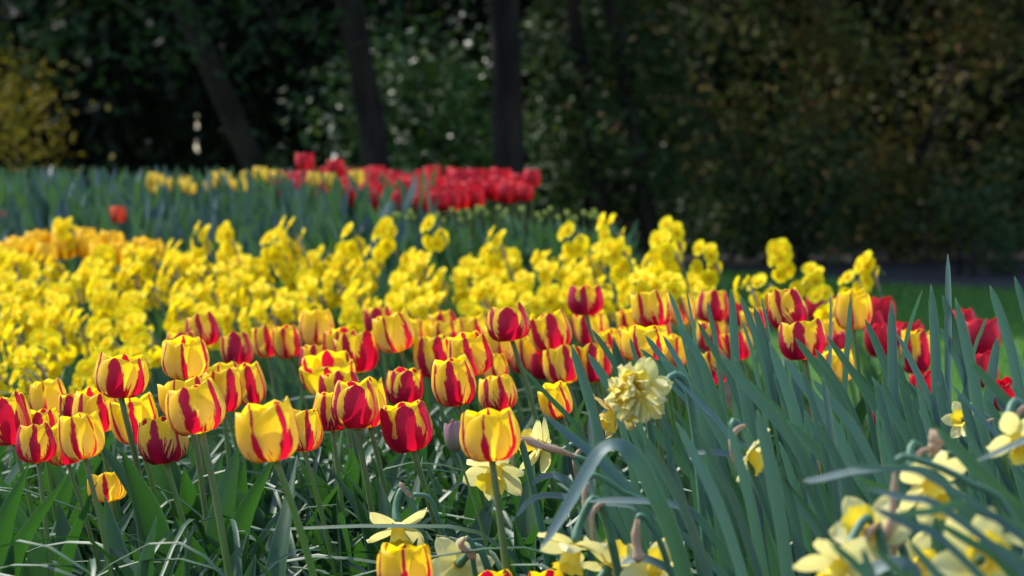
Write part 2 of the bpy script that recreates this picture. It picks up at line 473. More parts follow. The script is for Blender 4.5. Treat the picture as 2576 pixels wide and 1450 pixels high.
def blades_mesh(n, sample, h0, h1, w, lean=0.3, seed=3, segs=2):
    rs = random.Random(seed); mb = MB()
    for i in range(n):
        x, y = sample(rs)
        z = gh(x, y); h = rs.uniform(h0, h1); a = rs.uniform(0, 2 * math.pi)
        s = Vector((math.cos(a), math.sin(a), 0)) * (w * 0.5 * rs.uniform(.7, 1.2))
        l = Vector((rs.gauss(-0.3 * lean, lean), rs.gauss(0, lean), 0)) * h
        P = []; U = []
        for k in range(segs + 1):
            t = k / segs
            c = Vector((x, y, z)) + Vector((0, 0, h * t)) + l * t * t
            ww = (1 - t ** 3) + 0.04
            P.append([c - s * ww, c + s * ww]); U.append([(0, t), (1, t)])
        mb.grid(P, U)
    return mb
def lawn_sample(rs):
    while True:
        x = rs.uniform(-0.6, 5.0); y = rs.uniform(6.2, 17.0)
        if y < lawn_far(x) - 0.02 and abs(x) < y * 0.24 + .3 and y > interp([(-0.6, 12.2), (0.6, 9.4), (1.1, 6.2), (12, 6.0)], x): return x, y
o = blades_mesh(16000, lawn_sample, 0.025, 0.055, 0.006, 0.4, 5).build("grass", M['grass'])
tag(o, "short green grass of the lawn in front of the path", "grass", kind="stuff")

# ------------------------------------------------------------------ background shrubs and trees
def leaf_cloud(mb, rs, clumps, per, leaf, spread, flat=1.0):
    for (c, sc) in clumps:
        for k in range(per):
            p = Vector(c) + Vector((rs.gauss(0, 1), rs.gauss(0, 1), rs.gauss(0, flat))) * (spread * sc)
            L = leaf * rs.uniform(0.6, 1.3)
            a = Vector((rs.gauss(0, 1), rs.gauss(0, 1), rs.gauss(0, .7))).normalized()
            b = a.cross(Vector((rs.gauss(0, .6), rs.gauss(0, .6), 1))).normalized()
            n = a.cross(b) * (0.12 * L)
            i = len(mb.v)
            mb.v += [tuple(p - a * L * .5), tuple(p + b * L * .26 + n), tuple(p + a * L * .5), tuple(p - b * L * .26 + n)]
            mb.f.append((i, i + 1, i + 2, i + 3))
def shrub(name, label, cat, x, y, rx, ry, h, n, leaf, mat, seed, group=None, z0=0.0, stems=5, spread=.2):
    rs = random.Random(seed)
    t = thing(name, label, cat, (x, y, gh(x, y)), group)
    cl = []
    nc = n // 64
    while len(cl) < nc:
        a = rs.uniform(0, 2 * math.pi); q = rs.uniform(-1, 1); r = rs.uniform(0.55, 1.0)
        c = Vector((math.cos(a) * math.sqrt(1 - q*q) * rx * r, math.sin(a) * math.sqrt(1 - q*q) * ry * r, z0 + (h - z0) * (0.5 + 0.5 * q * r)))
        c += noise.noise_vector(c * 0.9 + Vector((seed, 0, 0))) * 0.25
        if c.z > 0.05: cl.append((c, rs.uniform(.6, 1.4)))
    mb = MB(); leaf_cloud(mb, rs, cl, 64, leaf, spread * .85)
    mb.v = [(a, b, max(c, 0.02)) for a, b, c in mb.v]
    mb.build("foliage", mat, t, smooth_=False)
    for k in range(stems):
        mb = MB()
        a = rs.uniform(0, 6.28); p = Vector((rs.uniform(-.2, .2) * rx, rs.uniform(-.2, .2) * ry, 0))
        e = Vector((math.cos(a) * rx * .6, math.sin(a) * ry * .6, h * rs.uniform(.4, .6)))
        pts = curve_pts([p, p.lerp(e, .35) + Vector((0, 0, h * .1)), e], 8)
        tube(mb, pts, [lerp(.028, .006, i / 7) for i in range(8)], 6)
        mb.build("branch", M['bark'], t)
    return t
def tree(name, label, base, top, r0, r1, crown_c, crown_r, nleaf, leaf, mat, seed, group=None, drops=()):
    rs = random.Random(seed)
    base = Vector(base); top = Vector(top)
    t = thing(name, label, "tree", base, group)
    e = top - base
    mb = MB()
    d = Vector((rs.uniform(-.01, .01), rs.uniform(-.02, .02), 0)) * e.length
    pts = curve_pts([Vector((0, 0, -0.02)), e * .35 + d, e * .7, e], 18)
    rad = [lerp(r0, r1, i / 17) * (1 + 0.35 * math.exp(-i * .9)) * (1 + .05 * math.sin(i * 2.1 + seed)) for i in range(18)]
    tube(mb, pts, rad, 14)
    mb.build("trunk", M['bark'], t)
    cc = Vector(crown_c) - base
    cl = []
    for k in range(nleaf // 36):
        a = rs.uniform(0, 6.28); q = rs.uniform(-1, 1); r = rs.uniform(.4, 1)
        cl.append((cc + Vector((math.cos(a) * math.sqrt(1 - q*q) * crown_r[0] * r, math.sin(a) * math.sqrt(1 - q*q) * crown_r[1] * r, q * crown_r[2] * r)), rs.uniform(.7, 1.4)))
    for (x, y, z) in drops: cl.append((Vector((x, y, z)) - base, .55))
    mb = MB(); leaf_cloud(mb, rs, [c for c in cl if c[1] != .55], 36, leaf * 1.9, .34)  # oversized leaves make the unseen upper crowns dense enough to shade below
    leaf_cloud(mb, rs, [c for c in cl if c[1] == .55], 30, leaf * .6, .34)
    mb.build("crown", mat, t, smooth_=False)
    for k in range(5):
        s = pts[10 + k]; q, _ = rs.choice(cl)
        mb = MB(); bp = curve_pts([s, s.lerp(q, .5) + Vector((0, 0, .25)), q], 9)
        tube(mb, bp, [lerp(r1 * .7, .012, i / 8) for i in range(9)], 7)
        mb.build("limb", M['bark'], t)
    return t

# right hand hedge line (about 20 m away)
HG = "shrubs of the mixed border behind the lawn"
shrub("golden_shrub", "golden yellow leaved shrub at the far left edge behind blue-green leaves", "shrub", -4.15, 18.2, .72, .7, 1.75, 3000, .07, FOL['gold'], 21, z0=0)
shrub("glossy_shrub", "glossy bright green shrub behind the red tulips, beside the dark trunk", "shrub", -0.75, 18.0, .68, .6, 1.75, 3600, .085, FOL['glossy'], 22)
shrub("broadleaf_shrub", "green broad leaved shrub just right of the dark middle trunk", "shrub", 0.75, 18.6, .75, .7, 2.4, 3600, .10, FOL['mixed'], 23)
shrub("beech_shrub", "olive and brown leaved shrub in the middle of the right hand hedge", "shrub", 1.95, 19.6, 1.1, .8, 3.2, 4800, .075, FOL['olive'], 24)
shrub("beech_shrub", "tall rusty olive leaved shrub behind the path at the right", "shrub", 3.3, 20.0, 1.1, .9, 3.4, 4800, .075, FOL['olive'], 25)
shrub("beech_shrub", "rusty brown leaved shrub filling the upper right corner", "shrub", 4.6, 19.2, 1.05, .9, 3.4, 4400, .075, FOL['olive'], 26)
shrub("low_shrub", "low dark green shrub at the foot of the hedge beside the path", "shrub", 2.1, 18.7, .9, .5, 1.15, 1900, .07, FOL['mixed'], 27)
shrub("low_shrub", "small green shrub spilling over the path near the right edge", "shrub", 3.1, 16.6, .32, .3, .75, 700, .065, FOL['mixed'], 28, stems=2, spread=.12)
shrub("small_shrub", "tiny green plant glimpsed beside the leaning trunk above the yellow tulips", "shrub", -1.52, 16.6, .09, .09, .95, 240, .05, FOL['mixed'], 29, z0=.55, stems=2, spread=.05)
shrub("low_shrub", "low dark shrub at the hedge foot behind the last narcissi on the right", "shrub", 1.3, 18.9, .8, .45, .8, 1500, .07, FOL['mixed'], 30, stems=2)
shrub("low_shrub", "low spreading shrub at the far side of the path near the right edge", "shrub", 4.4, 18.2, 1.0, .5, .85, 1900, .07, FOL['mixed'], 31, stems=2)
shrub("low_shrub", "low brownish shrub across the path, between the two rusty shrubs", "shrub", 3.2, 19.1, .9, .5, .8, 1700, .07, FOL['olive'], 32, stems=2)
for i, (x, y, rx, h, lab) in enumerate([
        (-4.9, 24, 1.5, 4.6, "dark evergreen mass behind the golden shrub at the far left"),
        (-2.9, 22.5, 1.4, 4.6, "black-green evergreen behind the leaning trunk"),
        (-0.9, 23, 1.5, 4.6, "dark evergreen standing behind the glossy green shrub"),
        (1.1, 23.5, 1.5, 4.8, "dark evergreen behind the broad leaved shrub"),
        (3.1, 24, 1.6, 5.0, "dark evergreen behind the rusty hedge shrubs"),
        (5.2, 23.5, 1.6, 5.0, "dark evergreen in the far right background"),
        (-7.2, 23, 1.6, 4.6, "dark evergreen beyond the left edge of the bed"),
        (7.4, 23, 1.6, 5.0, "dark evergreen beyond the right end of the hedge")]):
    shrub("evergreen", lab, "shrub", x, y, rx, 1.3, h, 4200, .22, FOL['dark'], 40 + i, stems=0, spread=.34)

def added_hedge(x0, x1, y, h, label, seed):
    """hedge added to block the sky behind the trees: solid bumpy body under a coat of small leaves"""
    rs = random.Random(seed); t = thing("backing_hedge", label, "hedge", ((x0 + x1) / 2, y, 0), "hedge sections added to block the sky in the background")
    w = (x1 - x0) / 2; mb = MB(); P = []
    prof = [(-.9, 0), (-.95, h * .3), (-.9, h * .6), (-.8, h * .9), (-.5, h), (.5, h), (.8, h * .9), (.9, 0)]
    n = 24
    for k in range(len(prof) - 1):
        for q in range(4):
            a, b = prof[k], prof[k + 1]; f = q / 4
            P.append([Vector((lerp(-w, w, i / n), lerp(a[0], b[0], f), lerp(a[1], b[1], f))) for i in range(n + 1)])
    for r in P:
        for p in r: p.y += noise.noise(p * 1.3 + Vector((seed, 0, 0))) * .25
    mb.grid(P, [[(0, 0)] * (n + 1)] * len(P))
    mb.build("body", FOL['dark'], t)
    cl = [(Vector((rs.uniform(-w, w), -.95 + rs.uniform(-.1, .1), rs.uniform(.1, h))), 1) for k in range(70)]
    mb = MB(); leaf_cloud(mb, rs, cl, 30, .12, .3, 1.0)
    mb.v = [(a, b, max(c, .02)) for a, b, c in mb.v]
    mb.build("foliage", FOL['dark'], t, smooth_=False)
added_hedge(-10.0, -3.4, 27, 6.0, "left section of the added black-green hedge blocking the sky behind the trees", 71)
added_hedge(-3.38, 3.38, 27.05, 6.2, "middle section of the added black-green hedge blocking the sky behind the tree trunks", 72)
added_hedge(3.4, 10.0, 27, 6.0, "right section of the added black-green hedge blocking the sky behind the rusty shrubs", 73)
b = at(655, 440, 17.0); tp = at(485, 60, 16.6)
dirv = (tp - b)
tree("tree", "slender tree whose grey trunk leans left above the yellow tulips", (b.x + (b.z) * -dirv.x / dirv.z, 17.1, 0), tuple(b + dirv * 3.2), .085, .07,
     tuple(b + dirv * 3.3 + Vector((0, -1.2, .8))), (1.9, 2.2, 1.3), 3600, .16, FOL['canopy'], 61,
     drops=[tuple(at(x, y, d)) for x, y, d in ((480, 60, 15.6), (560, 110, 15.7), (430, 20, 15.5), (330, 60, 15.6), (250, 130, 15.9), (620, 20, 15.6), (700, 60, 15.8), (520, 30, 15.4), (400, 90, 15.9), (180, 40, 15.6), (780, 90, 16))])
b = at(935, 380, 16.4); tp = at(868, 0, 16.2); dirv = tp - b
tree("tree", "thick brown trunked tree rising between leaning trunk and glossy shrub", (b.x - b.z * dirv.x / dirv.z, 16.5, 0), tuple(b + dirv * 3.2), .095, .075,
     tuple(b + dirv * 3.3 + Vector((0, -.8, .8))), (2.0, 2.4, 1.4), 3800, .16, FOL['canopy'], 62,
     drops=[tuple(at(x, y, 15.6)) for x, y in ((930, 5), (1010, 20), (760, 10))])
b = at(1290, 470, 16.8); tp = at(1275, 0, 16.6); dirv = tp - b
tree("tree", "upright dark tree trunk in the middle behind the red tulips", (b.x, 16.8, 0), tuple(b + dirv * 3.0), .11, .09,
     tuple(b + dirv * 3.1 + Vector((.6, -.8, .9))), (2.1, 2.4, 1.4), 3800, .16, FOL['canopy'], 63)
for (x0, y0, x1, y1, r, lab, sd, cx) in ((1500, 420, 1440, 0, .045, "thin dark trunked tree just right of the middle tree", 64, 1.6),
                                       (1610, 420, 1535, 0, .04, "slim trunked tree rising out of the olive shrubs", 65, 2.6)):
    b = at(x0, y0, 18.2); tp = at(x1, y1, 18); dirv = tp - b
    tree("tree", lab, (b.x - b.z * dirv.x / dirv.z, 18.3, 0), tuple(b + dirv * 3.0), r * 1.4, r,
         tuple(b + dirv * 3.0 + Vector((cx, -1.6, 1.1))), (2.2, 2.4, 1.3), 3600, .16, FOL['canopy'], sd)
tree("tree", "tree added for shade, its unseen crown over the hedge right of centre", (1.6, 21.6, 0), (1.5, 20.4, 4.8), .14, .09, (1.2, 18.6, 5.0), (3.0, 2.2, 1.5), 7000, .17, FOL['canopy'], 68)  # added, crown above the view, to shade hedge and path
tree("tree", "tree added for shade, its unseen crown over the path at the right", (6.3, 17.5, 0), (5.6, 17.2, 4.8), .14, .09, (3.6, 16.6, 5.0), (2.8, 2.2, 1.5), 7000, .17, FOL['canopy'], 69)  # added out of view to keep the sun off the path
tree("tree", "tree behind the hedge at the far right", (4.9, 18.6, 0), (4.6, 17.6, 4.6), .12, .08, (4.3, 16.6, 4.6), (2.2, 2.3, 1.5), 4000, .16, FOL['canopy'], 66)
tree("tree", "tree beyond the golden shrub at the far left", (-4.7, 19.4, 0), (-4.6, 18.6, 4.6), .12, .08, (-4.3, 17.3, 4.6), (2.4, 2.5, 1.5), 4000, .16, FOL['canopy'], 67,
     drops=[tuple(at(x, y, 16.8)) for x, y in ((40, 20), (120, 60), (30, 90), (90, 130))])

# ------------------------------------------------------------------ tulips
RAD = 0.0325
PR = [(0, .10), (.06, .38), (.14, .66), (.26, .88), (.42, .985), (.58, .98), (.74, .93), (.88, .87), (1, .80)]
PZ = [(0, 0), (.06, .02), (.14, .12), (.26, .36), (.42, .74), (.58, 1.10), (.74, 1.44), (.88, 1.72), (1, 1.92)]
PW = [(0, .9), (.12, .86), (.3, .90), (.5, .98), (.68, .96), (.79, .90), (.87, .79), (.93, .64), (.97, .45), (.99, .25), (1, 0.03)]
HN = 1.92 * RAD
def petal_mesh(name, mat, seed, outer=True, openk=0.0, nu=8, nv=13, frill=0.0, slim=1.0):
    rs = random.Random(seed); mb = MB(); P = []; U = []
    k1 = rs.uniform(-.05, .05); k2 = rs.uniform(0, 6.28); tipk = rs.uniform(-.03, .05)
    scale_t = 1.0 if outer else 1.02
    skew = rs.uniform(-.08, .08)
    for i in range(nv + 1):
        s = i / nv
        t = 1 - (1 - s) ** 1.55
        r = interp_s(PR, t); z = interp_s(PZ, t) * scale_t
        r += openk * t ** 2.2 + (k1 * t ** 3)
        if not outer: r *= .93
        phi = interp_s(PW, t) * (.98 if outer else .92) * slim
        row = []; ur = []
        for j in range(-nu // 2, nu // 2 + 1):
            u = j / (nu / 2)
            a = u * phi + skew * t * t
            rr = r * (1 - (.10 if outer else .06) * u * u * (0.25 + t)) + (.05 if outer else .02) * (1 - u*u) * math.sin(min(1, t * 1.15) * math.pi)
            rr += (.016 + frill) * math.sin(u * 5 + k2 + t * 4) * t ** 3 + frill * .8 * math.sin(u * 13 + k2) * t ** 4
            # a faint midrib
            rr += -.018 * math.exp(-(u * 7) ** 2) * smooth(.5, 1, t)
            zz = z - .055 * u * u * t + frill * .8 * math.sin(u * 9 + k2 * 2) * t ** 4
            if t > .96: zz += .035 * (t - .96) / .04
            row.append(Vector((rr * math.sin(a), -rr * math.cos(a), zz * (1 + tipk))) * RAD)
            ur.append(((u + 1) / 2, t))
        P.append(row); U.append(ur)
    mb.grid(P, U)
    m = mb.mesh(name, mat)
    return m
def petal_set(mat, n, seed, **kw):
    return ([petal_mesh("petal", mat, seed + i, True, openk=ok, **kw) for i, ok in zip(range(n), [-.02, .04, .10, 0.0, .07, -.05] * 3)],
            [petal_mesh("petal", mat, seed + 50 + i, False, openk=ok, **kw) for i, ok in zip(range(n), [-.02, .05, .0, .08, .02, -.03] * 3)])
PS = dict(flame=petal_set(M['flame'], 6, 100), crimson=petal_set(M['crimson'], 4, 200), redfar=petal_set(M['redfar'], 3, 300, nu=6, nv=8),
          yelfar=petal_set(M['yelfar'], 3, 400, nu=6, nv=8), orange=petal_set(M['orange'], 3, 500, nu=6, nv=8),
          vermil=petal_set(M['vermil'], 2, 600, nu=6, nv=8))
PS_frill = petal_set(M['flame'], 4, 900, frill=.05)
PS_bud = petal_set(M['bud'], 3, 700, slim=1.0)
PS_gbud = petal_set(M['gbud'], 2, 800, nu=4, nv=6)

LEAFP = [(0, .75), (.15, .9), (.35, 1.0), (.6, .86), (.8, .55), (.92, .25), (1, .02)]
STRAP = [(0, .8), (.3, 1.0), (.75, 1.0), (.88, .90), (.94, .76), (.975, .55), (.993, .3), (1, .08)]
def tulip_leaf_mesh(seed):
    rs = random.Random(seed); mb = MB()
    L = rs.uniform(.26, .38); W = rs.uniform(.034, .058); lean = rs.uniform(.05, .42)
    pts = curve_pts([(0, 0, 0), (L * .10 * lean, 0, L * .35), (L * .35 * lean, rs.uniform(-.01, .01), L * .7), (L * .9 * lean, rs.uniform(-.02, .02), L * .96)], 14)
    ribbon(mb, pts, W, LEAFP, (-1, rs.uniform(-.4, .4), .1), fold=.5, twist=rs.uniform(-.8, .8))
    return mb.mesh("leaf", M['tleaf'])
TLEAF = [tulip_leaf_mesh(i) for i in range(16)]

TUL_N = [0]
def tulip(cx, top, bot, w, label, red=.24, feather=.4, rot=0, kind='flame', size=None, leaves=3, tilt=None, group="striped tulips of the front bed",
          root=None, d=None, pset=None, opening=None, name="tulip", low=False, stem=True):
    """one tulip whose bloom is w px wide and spans top..bot in the photograph; its real size fixes how far away it stands"""
    TUL_N[0] += 1
    sz = size or rnd(.95, 1.06)
    if d is None: d = F * 2 * RAD * sz / w
    w *= 1.03 if kind in ('flame', 'crimson') else 1.0
    if kind in ('flame', 'crimson') and name == "tulip" and not low and CH - (bot - 421) * d / F < .37:      # a partly hidden bloom: its stem still has a stem's length
        d = min(d, (CH - .385) * F / (bot - 421))
    sz = d * w / (F * 2 * RAD)
    base = at(cx, bot, d)
    hm = (bot - top) * d / F
    zs = min(1.5, max(.80, (hm - 0.10 * RAD * sz) / (HN * sz)))
    lean = root if root is not None else rnd(.06, .2)
    gz0 = gh(base.x, base.y)
    hz = base.z - gz0
    rx = base.x + lean * hz; ry = base.y + rnd(-.03, .03)
    gz = gh(rx, ry)
    t = thing(name, label, "tulip", (rx, ry, gz), group)
    off = base - Vector((rx, ry, gz))
    # stem: bows a little, meets the bloom along its axis
    c1 = Vector((off.x * .15, off.y * .2, off.z * .4)); c2 = Vector((off.x * .62, off.y * .7, off.z * .78))
    pts = curve_pts([(0, 0, 0), c1, c2, off + Vector((0, 0, .003 * sz))], 12)
    if stem:
        mb = MB(); tube(mb, pts, [lerp(.0046, .0036, i / 11) * sz for i in range(12)], 8)
        mb.build("stem", M['stem'], t)
    ax = (pts[-1] - pts[-3]).normalized()
    ax = (ax * .8 + Vector((0, 0, .5))).normalized()
    ax = (ax + (Vector(tilt) if tilt else Vector((R.gauss(-.02, .07), R.gauss(0, .05), 0)))).normalized()
    q = ax.to_track_quat('Z', 'Y').to_matrix().to_4x4()
    # undo the roll of the tracking so that rot = 0 turns an outer petal to the camera
    fw = q.inverted() @ Vector((0, -1, 0)); roll = math.atan2(fw.x, -fw.y)
    outs, ins = pset or PS[kind]
    op0 = R.choice((-.04, 0, 0, .03, .06, .12))
    r0 = math.radians(rot + rnd(-8, 8))
    for k in range(6):
        out = k % 2 == 0
        a = r0 + roll + k * math.pi / 3
        m = R.choice(outs if out else ins)
        op = (opening if opening is not None else op0) * (1 if out else .6)
        wob = Matrix.Rotation(rnd(-.05, .07) + op, 4, 'X')
        mt = Matrix.Translation(off) @ q @ Matrix.Rotation(a, 4, 'Z') @ wob @ Matrix.Diagonal((sz, sz, sz * zs, 1))
        wr = red * (rnd(1.0, 1.3) if k == 0 else rnd(.65, 1.5))
        put("petal", m, t, mt, color=(wr, R.random(), feather * rnd(.6, 1.3), 1))
    if opening or kind == 'flame' and R.random() < .0:
        mb = MB(); tube(mb, [off + ax * (s * .03 * sz) for s in (0, .4, .8, 1)], [.004, .004, .005, .003], 8)
        mb.build("pistil", M['pistil'], t)
        for k in range(6):
            a = k * math.pi / 3; s = Vector((math.cos(a), math.sin(a), 0)) * .009
            mb = MB(); tube(mb, [off + s * .4, off + s + ax * .014, off + s * 1.1 + ax * .026], [.001, .002, .0018], 6)
            mb.build("stamen", M['pistil'], t)
    for k in range(leaves):
        m = R.choice(TLEAF)
        a = rnd(0, 6.28) if k else rnd(2.2, 4.6)
        s = rnd(.8, 1.12) * hz / .42
        put("leaf", m, t, Matrix.Rotation(a, 4, 'Z') @ Matrix.Diagonal((s, s, s, 1)))
    return t

T = tulip
# front rows, left to right
T(36, 990, 1118, 104, "mostly red tulip cut off by the left edge of the photo", .40, .8, 20)
T(96, 1066, 1166, 104, "broad yellow and red tulip low at left, just right of the edge one", .26, .7, 60, d=2.95)
T(110, 1025, 1112, 74, "half hidden tulip between the edge tulip and the one with thin purple lines", .4, .5, 0)
T(131, 953, 1048, 92, "pale yellow tulip with thin purple margins standing alone before the yellow narcissi at left", .10, .35, 60)
T(185, 990, 1062, 62, "small red and orange bloom peeping out behind the far left tulips", .6, .6, 0)
T(170, 1062, 1168, 100, "tulip half hidden at the left behind the cream one with purple edges", .24, .9, 60, d=3.0)
T(213, 1040, 1156, 110, "cream-yellow tulip with thin red centre line and purple side stripes at lower left", .12, .3, 0, d=2.8)
T(250, 977, 1088, 118, "bright yellow tulip with one crimson band right of centre, above the lower left pair", .17, .2, 30)
T(303, 888, 1000, 130, "wide tulip with a single bold crimson flame, in front of the narcissus stems at left", .26, .6, -8, opening=.04)
T(352, 992, 1112, 106, "yellow tulip with one narrow crimson band, between the bold-flame one and the flared one", .14, .2, 8)
T(416, 1048, 1167, 124, "yellow tulip with broad crimson flames spreading from its base, lowest in the left half", .26, .95, -6)
T(470, 848, 952, 116, "pale tulip with three evenly spaced thin purple stripes, highest of its cluster", .10, .35, 60)
T(462, 836, 925, 84, "red tipped tulip mostly hidden behind the three-striped pale one", .5, .4, 10)
T(519, 790, 874, 86, "tulip with a heavy red lower half, backed by yellow narcissi at left", .30, .9, 60)
T(604, 836, 922, 78, "squat mostly crimson tulip with yellow shoulders, at left behind the cluster", .46, .8, 0)
T(560, 908, 1000, 92, "yellow tulip showing only its rim behind the big central cluster at left", .16, .2, 60)
T(478, 943, 1050, 118, "yellow tulip tucked directly behind the largest left bloom", .16, .4, 40)
T(562, 928, 1040, 100, "tulip with a broad crimson stripe, right behind the largest left bloom", .26, .5, 25)
T(507, 960, 1090, 147, "largest yellow tulip of the left cluster with one bold crimson centre stripe", .17, .55, 0)
T(640, 914, 1020, 78, "narrow crimson-banded tulip at the right side of the left cluster", .27, .4, 15)
T(677, 818, 900, 66, "left one of the touching pair of small tulips before the narcissi", .26, .4, 20)
T(728, 818, 903, 70, "right one of the touching pair of small tulips, beside the all-yellow one", .28, .6, 50)
T(799, 779, 870, 86, "almost all yellow tulip with faint purple margins, standing tall before the narcissi", .09, .2, 60)
T(862, 824, 912, 80, "tulip hidden behind the crimson one with yellow edges, centre left", .4, .5, 50)
T(908, 830, 936, 97, "dark crimson tulip with yellow flame gaps, centre left above the open bloom", .46, .9, 28)
T(960, 769, 852, 76, "red tulip at the back behind the leaning striped one", .5, .6, 0)
T(1008, 784, 884, 97, "cream tulip with a red vein and a purple side band, leaning left, centre back", .14, .35, 40)
T(1058, 800, 872, 62, "slim tulip half hidden right of the leaning cream one", .2, .5, 60)
T(1120, 782, 846, 74, "small back tulip with pink shoulders in front of the narcissi", .35, .4, 60)
T(1128, 804, 874, 72, "yellow tulip with red flecks crossed by a green leaf tip", .2, .5, 30)
T(1197, 790, 862, 76, "small yellow tulip with faint purple bands behind the centre blooms", .16, .4, 20)
T(1287, 766, 858, 104, "broad mostly crimson tulip at the back, centre", .52, .8, 0, opening=.05)
T(800, 868, 960, 80, "tulip pressed against the left side of the open bloom", .28, .5, 50)
T(832, 880, 975, 110, "fully opened tulip showing its orange inside and stamens", .22, .5, 55, opening=.30, tilt=(0.0, -.34, 0), size=1.1)
T(862, 932, 1020, 96, "frilled tulip directly behind the big crimson bloom of the centre", .35, .5, 60)
T(1020, 926, 1022, 92, "red tulip with fine yellow feathering, above the dark crimson front bloom", .48, .9, 10)
T(1095, 840, 950, 94, "tulip with a petal peeling off to the left, centre", .26, .5, 25, opening=.08)
T(1194, 835, 945, 107, "tall tulip with a jagged crimson left band and yellow centre, centre right", .26, .4, 60)
T(1268, 815, 915, 90, "cream yellow tulip with fine red lines at its base, behind the tall jagged one", .15, .9, 60)
T(1152, 899, 1022, 113, "rounded tulip with one thick crimson stripe in the very centre", .25, .75, -6)
T(1250, 890, 962, 66, "golden tulip almost hidden between the three centre blooms", .14, .3, 60)
T(1260, 945, 1036, 95, "tulip crossed by a dark narrow leaf, right of the centre bloom", .15, .8, 10)
T(836, 985, 1085, 98, "tulip half hidden at the left of the big crimson pair", .24, .9, 35, d=3.6)
T(895, 955, 1078, 120, "big tulip with a wide smooth crimson centre petal", .46, .5, 0, d=3.15)
T(930, 950, 1075, 104, "yellow partner pressed to the right side of the wide crimson bloom", .2, .4, 20, d=3.4)
T(1038, 1008, 1135, 126, "darkest crimson tulip in front, centre", .46, 1.1, 0)
T(692, 1008, 1158, 150, "biggest golden yellow tulip in front with two slanting red stripes", .15, .3, 38)
T(764, 1030, 1138, 102, "yellow tulip half hidden right behind the biggest golden one", .16, .6, 20)
T(1237, 1025, 1160, 145, "big yellow tulip with thin red centre stripe, standing before the pale daffodil", .10, .35, 0)
T(1149, 1030, 1135, 50, "narrow unopened violet-grey tulip bud beside the big front bloom", pset=PS_bud, d=2.85, opening=-.06 * 0)
T(1024, 1367, 1490, 128, "low frilly tulip cut off by the bottom edge", .12, .3, 60, pset=PS_frill, opening=.05, d=2.6, low=True)
T(1390, 1434, 1540, 110, "tulip tip with a red edge just showing at the bottom edge", .3, .3, 60, d=2.6, low=True)
T(1245, 1438, 1540, 120, "red rimmed bloom barely showing at the bottom edge, centre", .5, .3, 0, d=2.6, low=True)
T(275, 1187, 1262, 90, "small low yellow tulip down among the dark leaves at left", .1, .15, 0, d=3.2, leaves=2, low=True)
# right half, back rows
T(1474, 716, 794, 86, "tulip with crimson sides standing highest in the centre back row", .45, .8, 60)
T(1398, 782, 884, 97, "rounded tulip with a wide wavy crimson band, right of centre", .26, .8, 0)
T(1490, 780, 869, 80, "tulip with a dark purple-crimson flame beside the rounded wavy-banded one", .32, .9, -10)
T(1594, 775, 850, 62, "small half hidden tulip left of the tall feathered one", .3, .6, 30)
T(1652, 724, 822, 92, "tall tulip with branching feathered purple-red lines", .12, 1.0, 10)
T(1722, 740, 815, 62, "narrow yellow tulip wedged between two upright leaves", .14, .3, 60)
T(1792, 730, 812, 82, "tulip with a bold red heart-shaped flame, back row right of centre", .34, .6, 0)
T(1322, 845, 942, 78, "golden tulip behind the leaf tip, lower part red", .12, .9, 60)
T(1425, 868, 965, 90, "orange-yellow tulip with one crimson stripe, half covered by a blue-green leaf", .17, .4, 20)
T(1498, 860, 962, 80, "tulip with a solid crimson belly, between two slanting leaves", .38, .9, 0)
T(1545, 828, 908, 62, "slender orange tulip left of the broad yellow one", .2, .5, 50)
T(1578, 822, 905, 62, "purple-striped tulip pressed behind the broad yellow one", .22, .3, 10)
T(1628, 828, 905, 106, "broad yellow tulip just above the double daffodil", .14, .3, 30)
T(1645, 806, 860, 80, "frilled red-flecked tulip peeping over the broad yellow one", .3, .5, 0)
T(1697, 843, 922, 72, "golden tulip covered by slanting leaves right of the double daffodil", .15, .7, 60)
T(1797, 803, 885, 78, "ragged red and yellow tulip behind crossing leaves", .4, .9, 10)
T(1803, 880, 970, 84, "lower tulip with a dark crimson base between two leaves", .26, 1.0, 50)
T(1412, 962, 1050, 76, "low golden tulip behind a green stem, left of the wilted daffodil", .12, .5, 30)
T(1866, 826, 905, 62, "red and yellow tulip split by an upright leaf", .45, .5, 0)
T(1902, 775, 840, 62, "tulip mostly hidden behind leaves below the last narcissus", .35, .5, 30)
T(1995, 725, 832, 100, "tall red and yellow feathered tulip at right in front of the lawn", .34, .9, 35)
T(2148, 731, 830, 88, "mostly yellow tulip standing free in front of the lawn at right", .10, .3, 45)
T(2025, 800, 905, 108, "wide tulip with ragged crimson flames below the tall feathered one", .30, .9, 50, opening=.08)
T(2098, 803, 872, 62, "yellow tulip half hidden at the right of the wide ragged one", .14, .2, 60)
T(2112, 878, 962, 78, "orange-yellow low tulip deep among the right hand leaves", .12, .4, 20)
T(2305, 830, 942, 78, "striped tulip among the red ones at the right", .4, .8, 20)
RG = "plain crimson tulips at the right"
